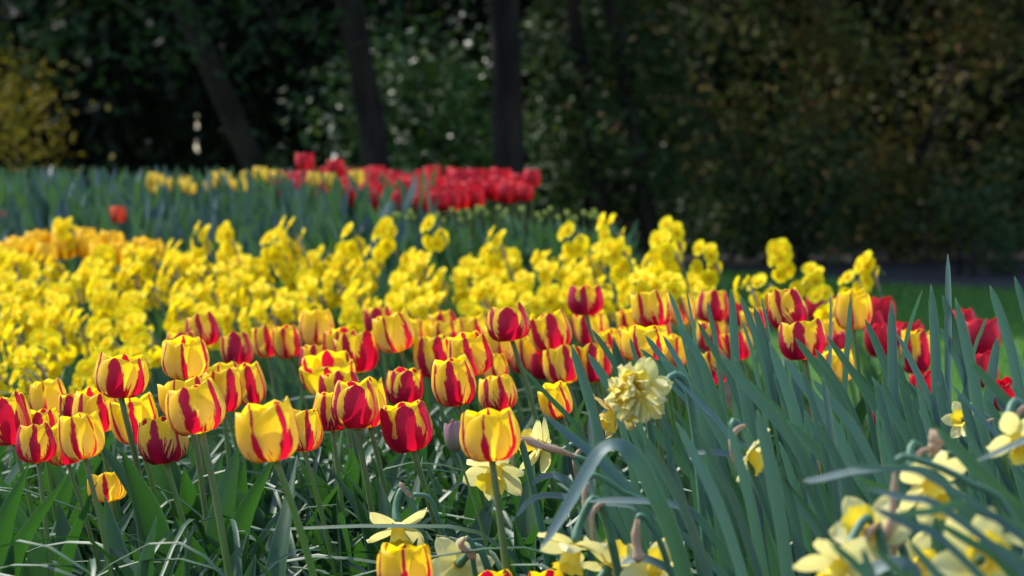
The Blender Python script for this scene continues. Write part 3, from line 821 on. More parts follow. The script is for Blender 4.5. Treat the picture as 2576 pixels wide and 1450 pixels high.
for cx, top, bot, w, lab in [
        (1368, 884, 955, 60, "pink-crimson tulip glowing behind the slanting leaf in the centre"),
        (1853, 762, 822, 52, "slim crimson bloom behind the upright leaves, right of centre"),
        (2072, 735, 812, 66, "crimson tulip just left of the free standing yellow one"),
        (2122, 835, 905, 56, "crimson tulip below the free standing yellow one"),
        (2226, 742, 826, 52, "tall narrow violet-crimson tulip against the lawn"),
        (2204, 783, 845, 44, "small violet-red bud at the left foot of the tall narrow one"),
        (2218, 815, 896, 66, "crimson tulip behind the straight leaf at the right"),
        (2295, 806, 880, 70, "red tulip peeping above the striped one at the right"),
        (2430, 778, 880, 76, "left one of the big crimson pair near the right edge"),
        (2478, 798, 895, 84, "right one of the big crimson pair near the right edge"),
        (2478, 885, 975, 66, "bright red tulip low between leaves near the right edge"),
        (2540, 948, 1030, 66, "red tulip low at the right edge"),
        (2328, 930, 1010, 56, "red bloom glimpsed low between the right hand leaves"),
        (2222, 1005, 1075, 56, "lowest red bloom hidden deep in the right hand leaves")]:
    T(cx, top, bot, w, lab, kind='crimson', group=RG, rot=rnd(0, 60), leaves=2)

# ------------------------------------------------------------------ far tulip beds
def far_tulip(x, y, d, w, kind, label, group, name="tulip", h=1.12):
    return tulip(x, y - w * h * .5, y + w * h * .5, w, label, rot=rnd(0, 60), kind=kind, group=group, leaves=2, d=d, root=rnd(-.05, .08), name=name)
far_tulip(768, 408, 9.6, 46, 'redfar', "single red tulip standing above the rest at the left of the red bed", "red tulips of the far bed")
LR = "red tulip of the dense blurred far bed behind the narcissi"
rs = random.Random(5)
pts_r = []
while len(pts_r) < 80:
    x = rs.uniform(722, 1318)
    topy = interp([(722, 452), (850, 440), (1000, 438), (1080, 430), (1160, 446), (1250, 440), (1318, 466)], x)
    boty = interp([(722, 478), (850, 490), (1000, 514), (1100, 512), (1250, 494), (1318, 480)], x)
    y = rs.uniform(topy, boty)
    if all(abs(x - a) + abs(y - b) > 15 for a, b in pts_r): pts_r.append((x, y))
for x, y in pts_r:
    d = lerp(9.9, 8.7, (y - 420) / 100)
    far_tulip(x, y, d, rs.uniform(46, 58), 'redfar', LR, "red tulips of the far bed")
far_tulip(1336, 448, 9.3, 44, 'redfar', "red tulip at the right end of the far red bed", "red tulips of the far bed")
far_tulip(1322, 484, 9.0, 44, 'redfar', "red tulip hanging lowest at the right end of the far bed", "red tulips of the far bed")
far_tulip(848, 425, 9.5, 44, 'redfar', "second highest red tulip, above the left part of the far bed", "red tulips of the far bed")
LY = "golden yellow tulip in the far row left of the red bed"
for i in range(30):
    x = rs.uniform(380, 715); y = rs.uniform(440, 470) + (14 if x < 480 else 0)
    far_tulip(x, y, 9.6 - (y - 440) * .02, rs.uniform(24, 32), 'yelfar', LY, "golden tulips of the far row")
for x, y, lab in ((655, 438, "tallest golden tulip of the far row"), (900, 446, "golden tulip standing in front of the red bed"),
                  (790, 452, "left of the small golden tulips in front of the red bed"), (828, 455, "golden tulip between two others before the red bed"),
                  (385, 452, "leftmost golden tulip of the far row")):
    far_tulip(x, y, 8.9, 34, 'yelfar', lab, "golden tulips of the far row")
far_tulip(298, 541, 8.2, 40, 'vermil', "orange-red tulip alone in front of the blue-green leaves", "vermilion tulips at the left")
far_tulip(80, 560, 8.6, 28, 'vermil', "small blurred orange-red tulip at the left", "vermilion tulips at the left")
far_tulip(0, 548, 8.4, 30, 'vermil', "orange-red tulip cut by the left edge", "vermilion tulips at the left")
LO = "orange-yellow tulip at the back of the narcissus bed at left"
for i in range(19):
    x = rs.uniform(-10, 400); y = interp([(0, 640), (60, 620), (200, 605), (400, 608)], x) + rs.uniform(-4, 40)
    far_tulip(x, y, 7.6 - (y - 600) * .008, rs.uniform(54, 64), 'orange', LO, "orange-yellow tulips behind the narcissi")
# green bed with buds
LB = "green bud on a stem in the strip between red bed and narcissi"
for i in range(40):
    x = rs.uniform(985, 1535); y = rs.uniform(522, 556)
    d = 8.1
    tulip(x, y - 14, y + 10, 11, LB, kind='flame', pset=PS_gbud, group="unopened green buds", leaves=1, d=d, root=rs.uniform(-.05, .05), name="tulip_bud")
# ------------------------------------------------------------------ far leaf beds (uncountable)
def far_sample(rs):
    while True:
        x = rs.uniform(-2.5, -.25); y = rs.uniform(7.7, 10.2)
        if rs.random() < 1 - smooth(-.75, -.3, x) * .6: return x, y
def ribbons_bed(n, sample, h0, h1, w, mat, name, label, seed, cat="leaves", lean=.16):
    rs = random.Random(seed); mb = MB()
    for i in range(n):
        x, y = sample(rs); z = gh(x, y); h = rs.uniform(h0, h1)
        l = Vector((rs.gauss(-.03, lean), rs.gauss(0, lean), 0)) * h
        b0 = Vector((x, y, z))
        pts = [b0 + Vector((0, 0, h * t)) + l * t * t for t in (0, .3, .55, .8, .93, 1)]
        a = rs.uniform(-1, 1)
        ribbon(mb, pts, w * rs.uniform(.8, 1.2), [(0, .8), (.5, 1), (.8, .9), (1, .1)], (math.sin(a), -math.cos(a), .1), fold=.2, across=3)
    return tag(mb.build(name, mat), label, cat, kind="stuff")
ribbons_bed(1900, far_sample, .36, .52, .02, M['farleaf'], "leaf_bed", "mass of upright blue-green daffodil leaves in the far bed at left", 31)
def bud_sample(rs):
    return rs.uniform(-.75, .42), rs.uniform(7.2, 8.6)
ribbons_bed(1100, bud_sample, .26, .40, .022, M['budleaf'], "leaf_bed", "green leaf strip between the red far bed and the narcissi", 32)
def left_sample(rs):
    return rs.uniform(-2.0, -.2), rs.uniform(7.0, 8.0)
ribbons_bed(800, left_sample, .22, .38, .02, M['budleaf'], "leaf_bed", "lower green leaves in front of the blue-green far bed at left", 33)

# ------------------------------------------------------------------ cluster narcissi
def floret_meshes():
    outs = []
    for s in range(3):
        rs = random.Random(70 + s); mb = MB()
        for k in range(6):
            a0 = k * math.pi / 3 + rs.uniform(-.08, .08); lift = (.0012 if k % 2 else 0); cv = rs.uniform(-.12, .28)
            P = []; U = []
            for i in range(7):
                t = 1 - (1 - i / 6) ** 1.4; r = .0025 + t * .0175
                wd = .0094 * interp_s([(0, .35), (.3, .85), (.55, 1.05), (.8, .98), (.93, .68), (1, .2)], t)
                row = []; ur = []
                for j in (-1, -.5, 0, .5, 1):
                    z = lift + cv * (t * t) * .012 + .0018 * (j * j) * t
                    p = Vector((r, j * wd, z)); row.append(Matrix.Rotation(a0, 3, 'Z') @ p); ur.append(((j + 1) / 2, t))
                P.append(row); U.append(ur)
            mb.grid(P, U)
        outs.append(mb.mesh("flower", M['narc']))
    mb = MB(); P = []; U = []
    for i in range(6):
        t = i / 5; row = []; ur = []
        for k in range(12):
            a = k * math.pi / 6; r = lerp(.0022, .0062, smooth(0, .9, t)) * (1 + .10 * math.sin(a * 6) * t)
            row.append(Vector((math.cos(a) * r, math.sin(a) * r, .0005 + t * .0060))); ur.append((k / 12, t))
        P.append(row); U.append(ur)
    mb.grid(P, U, close=True)
    return outs, mb.mesh("cup", M['cup'])
FLORET, CUP = floret_meshes()
def nleaf(seed):
    rs = random.Random(seed); mb = MB()
    L = rs.uniform(.30, .43); lean = rs.uniform(.0, .35)
    pts = curve_pts([(0, 0, 0), (-L * .08 * lean, 0, L * .4), (-L * .4 * lean, rs.uniform(-.02, .02), L * .75), (-L * lean, rs.uniform(-.03, .03), L * .98)], 10)
    ribbon(mb, pts, rs.uniform(.010, .015), STRAP, (rs.uniform(-.6, .6), -1, .1), fold=.35, twist=rs.uniform(-1, 1), across=3)
    return mb.mesh("leaf", M['nleaf'])
NLEAF = [nleaf(200 + i) for i in range(10)]
def narc_proto(seed, nfl, tall=1.0):
    """a narcissus 0.5 m tall: bent neck at the right, florets hanging and facing left"""
    rs = random.Random(seed)
    t = thing("narcissus", "-", "narcissus", (0, 0, 0))
    H = .5
    neck = Vector((-.055, 0, H - .018))
    pts = curve_pts([(0, 0, 0), (-.006, 0, H * .4), (-.022, 0, H * .78), neck], 12)
    mb = MB(); tube(mb, pts, [lerp(.0036, .0026, i / 11) for i in range(12)], 6)
    heads = []
    tries = 0
    while len(heads) < nfl and tries < 600:
        tries += 1
        v = Vector((rs.uniform(-1, .55), rs.uniform(-1, .8), rs.uniform(-1, 1)))
        if v.length > 1 or v.length < .45: continue
        p = neck + Vector((-.012, 0, -.012)) + Vector((v.x * .038, v.y * .032, v.z * .048 * tall))
        if all((p - q[0]).length > .0205 for q in heads):
            fd = (v * .75 + Vector((-.55, -.62, .08))).normalized()
            heads.append((p, fd))
    for p, fd in heads:
        e = p - fd * .017
        tube(mb, curve_pts([neck, neck.lerp(e, .5) + Vector((0, 0, .010)), e, p - fd * .001], 6), [.0012, .0012, .0013, .0020, .0014, .0012], 5)
    mb.build("stem", M['dstem'], t)
    for p, fd in heads:
        q = fd.to_track_quat('Z', 'Y').to_matrix().to_4x4()
        s = rs.uniform(.92, 1.15)
        f = put("flower", rs.choice(FLORET), t, Matrix.Translation(p) @ q @ Matrix.Rotation(rs.uniform(0, 6), 4, 'Z') @ Matrix.Diagonal((s, s, s, 1)))
        put("cup", CUP, f)
    mb = MB(); a = neck + Vector((.003, -.002, -.002))
    tube(mb, [a + Vector((.020, 0, -.05)), a + Vector((.012, 0, -.028)), a + Vector((.004, 0, -.006)), a + Vector((0, 0, .004))], [.0012, .0045, .0042, .001], 6)
    mb.build("dry_sheath", M['dry'], t)
    for k in range(5):
        put("leaf", rs.choice(NLEAF), t, Matrix.Translation((rs.uniform(-.03, .03), rs.uniform(-.03, .03), 0)) @ Matrix.Rotation(rs.gauss(0, .5), 4, 'Z'))
    return t
PROTO = [narc_proto(500 + i, n, tl) for i, (n, tl) in enumerate([(7, .8), (8, .9), (10, 1.0), (8, 1.05), (6, .7), (9, .85), (4, .6)])]
used = [False] * len(PROTO)
NCOUNT = [0]
def narcissus(x, ytop, d, label, group="bright yellow narcissi of the middle bed", which=None, rotz=None):
    i = which if which is not None else R.randrange(len(PROTO) - 1)
    if used[i]: o = copy_tree(PROTO[i])
    else: o = PROTO[i]; used[i] = True
    p = at(x, ytop, d)
    gz = gh(p.x, p.y)
    s = (p.z - gz) / .53
    fs = (.98 + rnd(-.06, .10))
    zs = max(s, fs)
    o.location = (p.x + .06 * s, p.y, p.z - .53 * zs)
    rz = rotz if rotz is not None else R.gauss(0, .45)
    o.rotation_euler = (rnd(-.08, .08), rnd(-.12, .08), rz)
    o.scale = (fs, fs, zs)
    o["label"] = label; o["category"] = "narcissus"; o["group"] = group
    NCOUNT[0] += 1
    return o
for x, y, d, w, lab in [
        (1105, 512, 6.6, 4, "small narcissus cluster standing alone above the bed, left of centre top"),
        (1503, 520, 6.5, 4, "small narcissus cluster on a bare stem in front of the dark hedge"),
        (1600, 518, 6.2, 2, "tall large narcissus cluster, first of the high pair right of centre"),
        (1580, 575, 6.0, 5, "narcissus cluster just below the left one of the high pair"),
        (1672, 535, 6.1, 3, "second of the high pair of large narcissus clusters"),
        (1722, 562, 6.0, 2, "large narcissus cluster leaning out right of the high pair"),
        (1826, 582, 6.1, 3, "drooping narcissus cluster standing apart above the tulips right of centre"),
        (1962, 577, 6.0, 5, "free standing narcissus cluster before the dark hedge base"),
        (2042, 650, 5.9, 0, "rounded narcissus cluster above the feathered tulip at right"),
        (2126, 662, 5.9, 4, "small narcissus cluster, second from the right end"),
        (2188, 624, 5.8, 1, "last narcissus cluster at the right end, before the path"),
        (1928, 665, 5.8, 4, "little narcissus cluster below the free standing one"),
        (2030, 692, 5.4, 4, "low narcissus cluster right behind the feathered tulip"),
        (1884, 668, 5.7, 6, "thin drooping narcissus with few flowers beside an upright leaf"),
        (1752, 655, 5.6, 0, "narcissus cluster under the one leaning right"),
        (1630, 665, 5.5, 0, "narcissus cluster above the red-sided tulip"),
        (505, 543, 6.9, 3, "narcissus cluster poking up above the bed at left"),
        (600, 545, 6.8, 1, "tall narcissus cluster second along the raised line at left"),
        (660, 562, 6.8, 4, "small narcissus cluster beside the tall one at left"),
        (718, 545, 6.8, 4, "narrow narcissus cluster halfway along the top of the bed"),
        (790, 527, 6.7, 2, "large narcissus cluster below the red far bed"),
        (845, 540, 6.7, 4, "slim narcissus cluster right beside the large one below the red bed"),
        (978, 538, 6.7, 1, "narcissus cluster rising above the bed left of the lone one"),
        (1258, 556, 6.5, 3, "narcissus cluster with a visible bud, highest in the centre"),
        (182, 530, 7.4, 5, "blurred narcissus cluster standing above the orange tulips at left")]:
    narcissus(x, y, d, lab, which=w)
LN = "bright yellow narcissus packed in the middle of the dense bed"
pl = []
tries = 0
top_t = [(0, 612), (400, 605), (500, 590), (700, 585), (1000, 585), (1080, 610), (1180, 640), (1240, 600), (1300, 610), (1560, 600), (1700, 640), (1790, 690)]
bot_t = [(0, 900), (300, 900), (380, 860), (440, 800), (760, 760), (1000, 740), (1500, 720), (1790, 720)]
while len(pl) < 235 and tries < 60000:
    tries += 1
    x = R.uniform(-20, 1790)
    a = interp(top_t, x); b = interp(bot_t, x)
    y = R.uniform(a, b)
    if R.random() > interp([(0, 1), (900, 1), (1300, .75), (1800, .45)], x): continue
    d = lerp(7.1, 4.9, (y - 600) / 300)
    sp = lerp(1.0, 1.55, smooth(700, 860, y))
    if all(abs(x - u) / 54 + abs(y - v) / 33 > sp for u, v in pl): pl.append((x, y)); narcissus(x, y, d, LN)
for i in range(len(PROTO)):
    if not used[i]: narcissus(900 + 30 * i, 640, 6.4, LN, which=i)

# ------------------------------------------------------------------ daffodils of the right foreground
def tepal_mesh(seed, L=.036, W=.024, mat=None, ruff=.0, name="petal"):
    rs = random.Random(seed); mb = MB(); P = []; U = []
    cv = rs.uniform(-.4, .6); tw = rs.uniform(-.5, .5); k = rs.uniform(0, 6)
    for i in range(10):
        t = i / 9; r = .004 + t * L
        wd = W * .5 * interp_s([(0, .35), (.25, .8), (.5, 1), (.75, .82), (.92, .42), (1, .04)], t)
        row = []; ur = []
        for j in range(-3, 4):
            u = j / 3
            z = cv * t * t * L * .6 - .12 * W * (1 - u*u) * t + (.0012 + ruff) * math.sin(u * 4 + t * 7 + k) * t + u * wd * math.sin(tw * t)
            row.append(Vector((r, u * wd, z))); ur.append(((u + 1) / 2, t))
        P.append(row); U.append(ur)
    mb.grid(P, U); return mb.mesh(name, mat or M['pale'])
TEP = [tepal_mesh(900 + i) for i in range(6)]
TEPW = [tepal_mesh(930 + i, mat=M['wilt'], ruff=.003) for i in range(4)]
TEPR = [tepal_mesh(950 + i, L=.031, W=.020, ruff=.0030) for i in range(5)]
TEPY = [tepal_mesh(960 + i, L=.018, W=.014, ruff=.002, mat=M['trump']) for i in range(4)]
def trumpet_mesh(seed, L=.026):
    mb = MB(); P = []; U = []; rs = random.Random(seed); k = rs.uniform(0, 6)
    for i in range(12):
        t = i / 11; row = []; ur = []
        for j in range(28):
            a = j / 28 * 2 * math.pi
            r = interp_s([(0, .006), (.3, .0085), (.7, .0105), (.9, .0135), (1, .0165)], t) * (1 + t**4 * (.07 * math.sin(a * 6 + k) + .06 * math.sin(a * 11 + k)))
            row.append(Vector((math.cos(a) * r, math.sin(a) * r, L * t + .0012 * math.sin(a * 9) * t**3))); ur.append((j / 28, t))
        P.append(row); U.append(ur)
    mb.grid(P, U, close=True); return mb.mesh("trumpet", M['trump'])
TRU = [trumpet_mesh(3), trumpet_mesh(4, .030)]
def daffodil(x, y, d, face, size, label, kind='pale', roll=0.0, droop=None, sheath=True, stem_from=(.10, .02)):
    p = at(x, y, d)
    face = Vector(face).normalized()
    rx = p.x + stem_from[0]; ry = p.y + stem_from[1]
    t = thing("daffodil", label, "daffodil", (rx, ry, 0), "pale daffodils of the foreground")
    off = p - Vector((rx, ry, 0))
    q = face.to_track_quat('Z', 'Y').to_matrix().to_4x4() @ Matrix.Rotation(roll, 4, 'Z')
    bs = Matrix.Translation(off) @ q @ Matrix.Diagonal((size, size, size, 1))
    back = off - face * .028 * size
    neck = back - face * .012 + Vector((.012, .004, .010))
    top = neck + Vector((.010, .002, -.012))
    pts = curve_pts([(0, 0, 0), (off.x * .25, off.y * .3, off.z * .5), top + Vector((.006, 0, -.03)), neck, back, off - face * .001], 20)
    mb = MB(); tube(mb, pts, [lerp(.0048, .0040, min(1, i / 15)) if i < 17 else .0052 for i in range(20)], 8)
    mb.build("stem", M['dstem'], t)
    if kind == 'double':
        for k in range(6):
            put("petal", R.choice(TEP), t, bs @ Matrix.Rotation(k * math.pi / 3, 4, 'Z') @ Matrix.Rotation(rnd(-.3, .25), 4, 'Y') @ Matrix.Diagonal((.92, .95, .92, 1)))
        for ring, (n, el, s) in enumerate([(6, -.15, 1.05), (6, -.5, 1.0), (6, -.85, .95), (5, -1.15, .85)]):
            for k in range(n):
                put("petal", R.choice(TEPR), t, bs @ Matrix.Translation((0, 0, .005 * (ring + 1))) @ Matrix.Rotation(k * 2 * math.pi / n + ring * .5 + rnd(-.25, .25), 4, 'Z') @ Matrix.Rotation(el + rnd(-.25, .25), 4, 'Y') @ Matrix.Rotation(rnd(-.5, .5), 4, 'X') @ Matrix.Diagonal((s, s, s, 1)))
        for k in range(15):
            put("inner_petal", R.choice(TEPY), t, bs @ Matrix.Translation((0, 0, .012)) @ Matrix.Rotation(k * .7 + rnd(-.2, .2), 4, 'Z') @ Matrix.Rotation(rnd(-1.3, -.4), 4, 'Y') @ Matrix.Scale(1.45, 4))
    else:
        tp = TEPW if kind == 'wilt' else TEP
        for k in range(6):
            fl = rnd(-.28, .22) if kind != 'wilt' else rnd(-.9, .2)
            put("petal", R.choice(tp), t, bs @ Matrix.Translation((0, 0, .0015 * (k % 2))) @ Matrix.Rotation(k * math.pi / 3 + rnd(-.1, .1), 4, 'Z') @ Matrix.Rotation(fl, 4, 'Y'))
        put("trumpet", R.choice(TRU), t, bs)
    if sheath:
        mb = MB(); a = neck
        c = [a + Vector((.010, -.004, -.004)), a + Vector((.003, -.007, -.006)), a + Vector((-.004, -.009, -.016)), a + Vector((-.004, -.010, -.034)), a + Vector((.0, -.010, -.050))]
        tube(mb, curve_pts(c, 10), [.0018, .0022, .0028, .0036, .0028, .0034, .0024, .0018, .0010, .0004], 7)
        mb.build("dry_sheath", M['dry'], t)
    return t
daffodil(1622, 985, 2.6, (-.6, -.7, -.1), 1.02, "double pale yellow daffodil with ruffled petals, highest of the daffodils", kind='double', roll=.3, sheath=False)
daffodil(1250, 1178, 2.95, (-.25, -.75, -.55), 1.12, "pale daffodil with drooping golden trumpet behind the big front tulip", roll=.2)
daffodil(1365, 1122, 3.05, (-.5, .35, .1), 1.0, "pale daffodil seen from behind, left of the slanting blue-green leaf", sheath=True)
daffodil(1000, 1325, 3.0, (.1, -.55, -.8), 1.05, "pale daffodil hanging low among dark leaves, left of centre", roll=.5, sheath=False)
daffodil(1155, 1420, 2.75, (-.2, .7, -.3), 1.0, "cream daffodil seen from behind at the bottom, left of the big stem", sheath=False)
daffodil(1445, 1372, 2.45, (-.25, -.45, -.85), 1.0, "nodding daffodil with deep golden trumpet under the folded leaf", roll=.1)
daffodil(1530, 1425, 2.5, (.3, .3, .5), .95, "pale daffodil petals low at the bottom, right of the nodding one", sheath=False)
daffodil(1640, 1440, 2.45, (.2, -.4, .4), .9, "pale daffodil at the bottom edge below the hanging dry sheath")
daffodil(1885, 1140, 2.5, (.6, -.2, -.5), .8, "pale daffodil seen side on between tall leaves", roll=.4)
daffodil(2335, 1215, 2.15, (.3, -.55, -.35), 1.05, "blurred daffodil behind crossing leaves at the right", kind='pale', roll=.6)
daffodil(2185, 1340, 2.05, (-.3, -.6, .35), .92, "blurred daffodil with browned petal, lower right", roll=.1)
daffodil(2115, 1418, 2.0, (-.35, -.6, -.5), .95, "pale daffodil with golden trumpet at the bottom, left of the browned one", roll=.8)
daffodil(2465, 1410, 1.9, (.0, -.9, .3), 1.05, "large star shaped pale daffodil at the bottom right corner", roll=.26)
daffodil(2300, 1420, 2.15, (.2, -.5, .1), .8, "small pale daffodil between the two large ones at the bottom right")
daffodil(1542, 1035, 3.0, (-.4, -.4, -.7), .85, "wilted papery daffodil left of the double one", kind='wilt')
daffodil(2555, 1100, 2.2, (.1, -.6, -.4), .8, "yellow daffodil half hidden at the right edge")
daffodil(2425, 1058, 2.7, (-.4, -.6, .2), .6, "small pale daffodil glimpsed between upright leaves at right")

# ------------------------------------------------------------------ daffodil leaf clumps
LEAVES = []   # (list of world points from root to tip, width, twist, facing)
def leaf_from(tip, low, w, d=None, bend=0.0, dd=0.0):
    """tip and a lower point in the photo, width in px"""
    if d is None: d = max(2.1, min(3.3, F * .0175 / max(w, 20)))
    a = at(tip[0], tip[1], d + dd); b = at(low[0], low[1], d)
    v = b - a
    # carry on to the ground, getting steeper
    pts = [a, b]
    p = b.copy(); dirn = v.normalized(); k = 0
    while p.z > .03 and k < 10:
        dirn = (dirn * .8 + Vector((0, 0, -1)) * .45).normalized()
        p = p + dirn * min(.10, max(.03, p.z / max(.3, -dirn.z))); pts.append(p.copy()); k += 1
    pts[-1].z = 0.0
    mid = a.lerp(b, .5) + Vector((bend, 0, abs(bend) * .3)) * v.length * .5
    pts = [a, mid] + pts[1:]
    pts.reverse()
    LEAVES.append((pts, w * .80 * d / F, rnd(-.7, .7), (rnd(-1.3, .9), -1, rnd(-.3, .6))))
hand = [
 ((1905, 1030), (1960, 1290), 44, .02), ((2120, 1290), (2260, 1440), 40, .03), ((1880, 1075), (1905, 1260), 40, .0), ((2330, 1140), (2440, 1330), 44, .03), ((2420, 990), (2470, 1180), 40, .01),
 ((1308, 917), (1458, 1085), 30, 0), ((1437, 868), (1503, 1085), 36, .03), ((1479, 890), (1595, 1085), 34, .04), ((1490, 830), (1562, 950), 28, .05),
 ((1585, 852), (1607, 925), 14, 0), ((1612, 878), (1763, 1048), 30, .03), ((1623, 844), (1713, 975), 30, .04), ((1668, 845), (1723, 950), 34, .05),
 ((1682, 732), (1730, 885), 33, .05), ((1704, 815), (1778, 950), 36, .04), ((1727, 730), (1750, 873), 24, .02), ((1754, 809), (1842, 970), 36, .02),
 ((1838, 727), (1850, 923), 28, .02), ((1863, 744), (1913, 885), 24, .02), ((1662, 899), (1790, 1048), 40, .02), ((1695, 948), (1825, 1085), 42, .02),
 ((1727, 870), (1765, 1010), 38, .05), ((1848, 898), (1888, 1085), 38, .04), ((1865, 803), (1895, 900), 22, .03), ((1897, 773), (1932, 900), 28, .03),
 ((2090, 739), (2087, 948), 22, .01), ((2140, 747), (2127, 935), 20, .01), ((2176, 803), (2245, 975), 32, .04), ((2242, 756), (2250, 1085), 34, .0),
 ((2320, 730), (2282, 848), 18, -.03), ((2342, 716), (2357, 1023), 34, .02), ((2370, 743), (2422, 910), 32, .05), ((2403, 748), (2470, 1085), 40, .03),
 ((2384, 640), (2385, 823), 27, .01), ((2490, 718), (2552, 923), 34, .04), ((2552, 695), (2590, 830), 24, .02), ((2538, 830), (2590, 1010), 30, .03),
 ((2000, 850), (2107, 998), 38, .03), ((2080, 845), (2214, 1048), 36, .03), ((1935, 860), (2007, 1073), 40, .03), ((1968, 898), (2102, 1085), 42, .03),
 ((2150, 928), (2245, 1048), 26, .02), ((2240, 935), (2407, 1073), 28, .0), ((2273, 950), (2342, 1035), 18, .0), ((2440, 907), (2576, 1073), 44, .03),
 ((2482, 798), (2452, 878), 15, 0), ((2510, 848), (2482, 1048), 34, -.02), ((2050, 877), (2145, 1048), 34, .03), ((2255, 838), (2342, 1018), 34, .03),
 ((2366, 826), (2420, 930), 30, .03), ((2160, 935), (2188, 1040), 20, .0), ((1780, 760), (1800, 860), 16, .0), ((1915, 745), (1932, 830), 20, .0),
 ((1363, 1040), (1588, 1242), 42, .06), ((2018, 1087), (2195, 1205), 34, .03), ((1980, 1205), (2122, 1345), 34, .02), ((2150, 1200), (2445, 1337), 46, .04),
 ((2352, 1075), (2590, 1335), 56, .03), ((1790, 1180), (1900, 1400), 34, .04), ((1720, 1305), (1880, 1440), 34, .03), ((1500, 1200), (1660, 1420), 26, .03),
 ((1960, 1110), (2020, 1300), 40, .03), ((2060, 1060), (2160, 1300), 44, .03), ((1620, 1090), (1740, 1330), 44, .04), ((1700, 1060), (1830, 1330), 46, .04),
 ((1830, 1060), (1900, 1330), 44, .03), ((1560, 1085), (1700, 1380), 42, .04), ((2270, 1240), (2330, 1420), 34, .02), ((2440, 1130), (2560, 1330), 40, .03),
 ((2210, 1050), (2290, 1260), 40, .03), ((2360, 960), (2400, 1200), 38, .02), ((1900, 1250), (2000, 1440), 36, .02), ((2480, 1000), (2560, 1180), 36, .02),
]
for tip, low, w, bd in hand: leaf_from(tip, low, w, bend=bd)
for i in range(105):       # the ones packed behind
    x = R.uniform(1400, 2640); y = interp([(1400, 1060), (1600, 950), (1750, 880), (2100, 880), (2600, 880)], x) + R.uniform(0, 330)
    L = R.uniform(180, 320); an = R.gauss(.36, .22)
    leaf_from((x, y), (x + L * math.sin(an), y + L * math.cos(an)), R.uniform(26, 38), d=R.uniform(2.4, 3.3), bend=R.uniform(-.02, .06))
for i in range(14):        # a few crossing in front of the nearest flowers
    x = R.uniform(1980, 2560); y = R.uniform(1130, 1380); an = R.gauss(.8, .5); L = 200
    leaf_from((x, y), (x + L * math.sin(an), y + L * math.cos(an)), R.uniform(26, 36), d=R.uniform(1.75, 1.9), bend=R.uniform(0, .05))
# a folded leaf, arching leaves and pale bent ones
def free_leaf(vp, w, d, facing=(-.2, -.6, .8), dl=None):
    pts = [at(x, y, d + (dl[i] if dl else 0)) for i, (x, y) in enumerate(vp)]
    p = pts[0].copy(); k = 0; pre = []
    dirn = (pts[0] - pts[1]).normalized()
    while p.z > .03 and k < 10:
        dirn = (dirn * .75 + Vector((0, 0, -1)) * .5).normalized()
        p = p + dirn * min(.1, max(.03, p.z)); pre.append(p.copy()); k += 1
    if pre: pre[-1].z = 0
    pre.reverse()
    LEAVES.append((pre + pts, w * d / F, 0.0, facing))
free_leaf([(1700, 1370), (1645, 1240), (1600, 1150), (1555, 1118), (1515, 1128), (1478, 1180), (1420, 1285), (1358, 1385)], 42, 2.3)
free_leaf([(1640, 1290), (1500, 1262), (1380, 1245), (1330, 1262), (1300, 1300)], 22, 2.6)
free_leaf([(1480, 1300), (1440, 1225), (1400, 1197), (1362, 1200), (1340, 1220)], 24, 2.6)
free_leaf([(1780, 1330), (1700, 1270), (1560, 1258), (1480, 1262)], 24, 2.45)
free_leaf([(2400, 1250), (2330, 1185), (2180, 1180), (2060, 1205), (2020, 1210)], 26, 2.1)
free_leaf([(2640, 1190), (2610, 1100), (2560, 1115), (2457, 1160)], 24, 2.0)
free_leaf([(2300, 1500), (2290, 1430), (2240, 1415), (2190, 1440), (2170, 1480)], 46, 1.95)
free_leaf([(1720, 1470), (1650, 1415), (1600, 1405), (1560, 1420)], 26, 2.4)
free_leaf([(1930, 1180), (1870, 1150), (1800, 1138), (1740, 1140)], 24, 2.6)
CL = ["blue-green leaves sprawling left of the double daffodil", "clump of upright blue-green leaves around the double daffodil",
      "dense leaf clump right of the double daffodil", "leaf clump in front of the feathered tulips at right",
      "leaf clump below the free standing yellow tulip", "tall leaf clump with the highest upright leaf",
      "leaf clump before the crimson pair near the right edge", "leaf clump along the right edge of the photo"]
LEAVES.sort(key=lambda l: project(l[0][-1])[0])
for i, lab in enumerate(CL):
    part = LEAVES[i * len(LEAVES) // len(CL):(i + 1) * len(LEAVES) // len(CL)]
    o0 = Vector((sum(l[0][0].x for l in part) / len(part), sum(l[0][0].y for l in part) / len(part), 0))
    clump = thing("daffodil_leaf_clump", lab, "leaf clump", o0, "daffodil leaf clumps in the right foreground")
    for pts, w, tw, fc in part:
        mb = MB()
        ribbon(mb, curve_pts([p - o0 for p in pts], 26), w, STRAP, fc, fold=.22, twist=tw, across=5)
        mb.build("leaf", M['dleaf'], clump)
# long dry sheaths on bare stems
def dry_on_stem(vp, d, r, label, sheath):
    pts = [at(x, y, d) for x, y in vp]
    root = Vector((pts[0].x + .06, pts[0].y, 0))
    t = thing("faded_flower_stem", label, "daffodil", root, "faded daffodil stems")
    mb = MB(); tube(mb, curve_pts([(0, 0, 0), (pts[0] - root) * .5 + Vector((.02, 0, 0))] + [p - root for p in pts], 20), .0031, 8)
    mb.build("stem", M['dstem'], t)
    sp = [at(x, y, d - .01) - root for x, y in sheath]
    c = curve_pts(sp, 12); mb = MB(); r *= .8
    tube(mb, c, [r * (1 + .15 * math.sin(i * 5)) * interp([(0, .4), (.2, .7), (.5, .8), (.75, 1), (.92, .6), (1, .08)], i / 11) * (1 + .12 * math.sin(i * 3)) for i in range(12)], 9)
    mb.build("dry_sheath", M['dry'], t)
dry_on_stem([(1640, 1330), (1560, 1200), (1440, 1146)], 2.6, .006, "bent stem ending in a long tan papery sheath, right of the big front tulip", [(1446, 1148), (1400, 1132), (1350, 1118), (1312, 1098)])
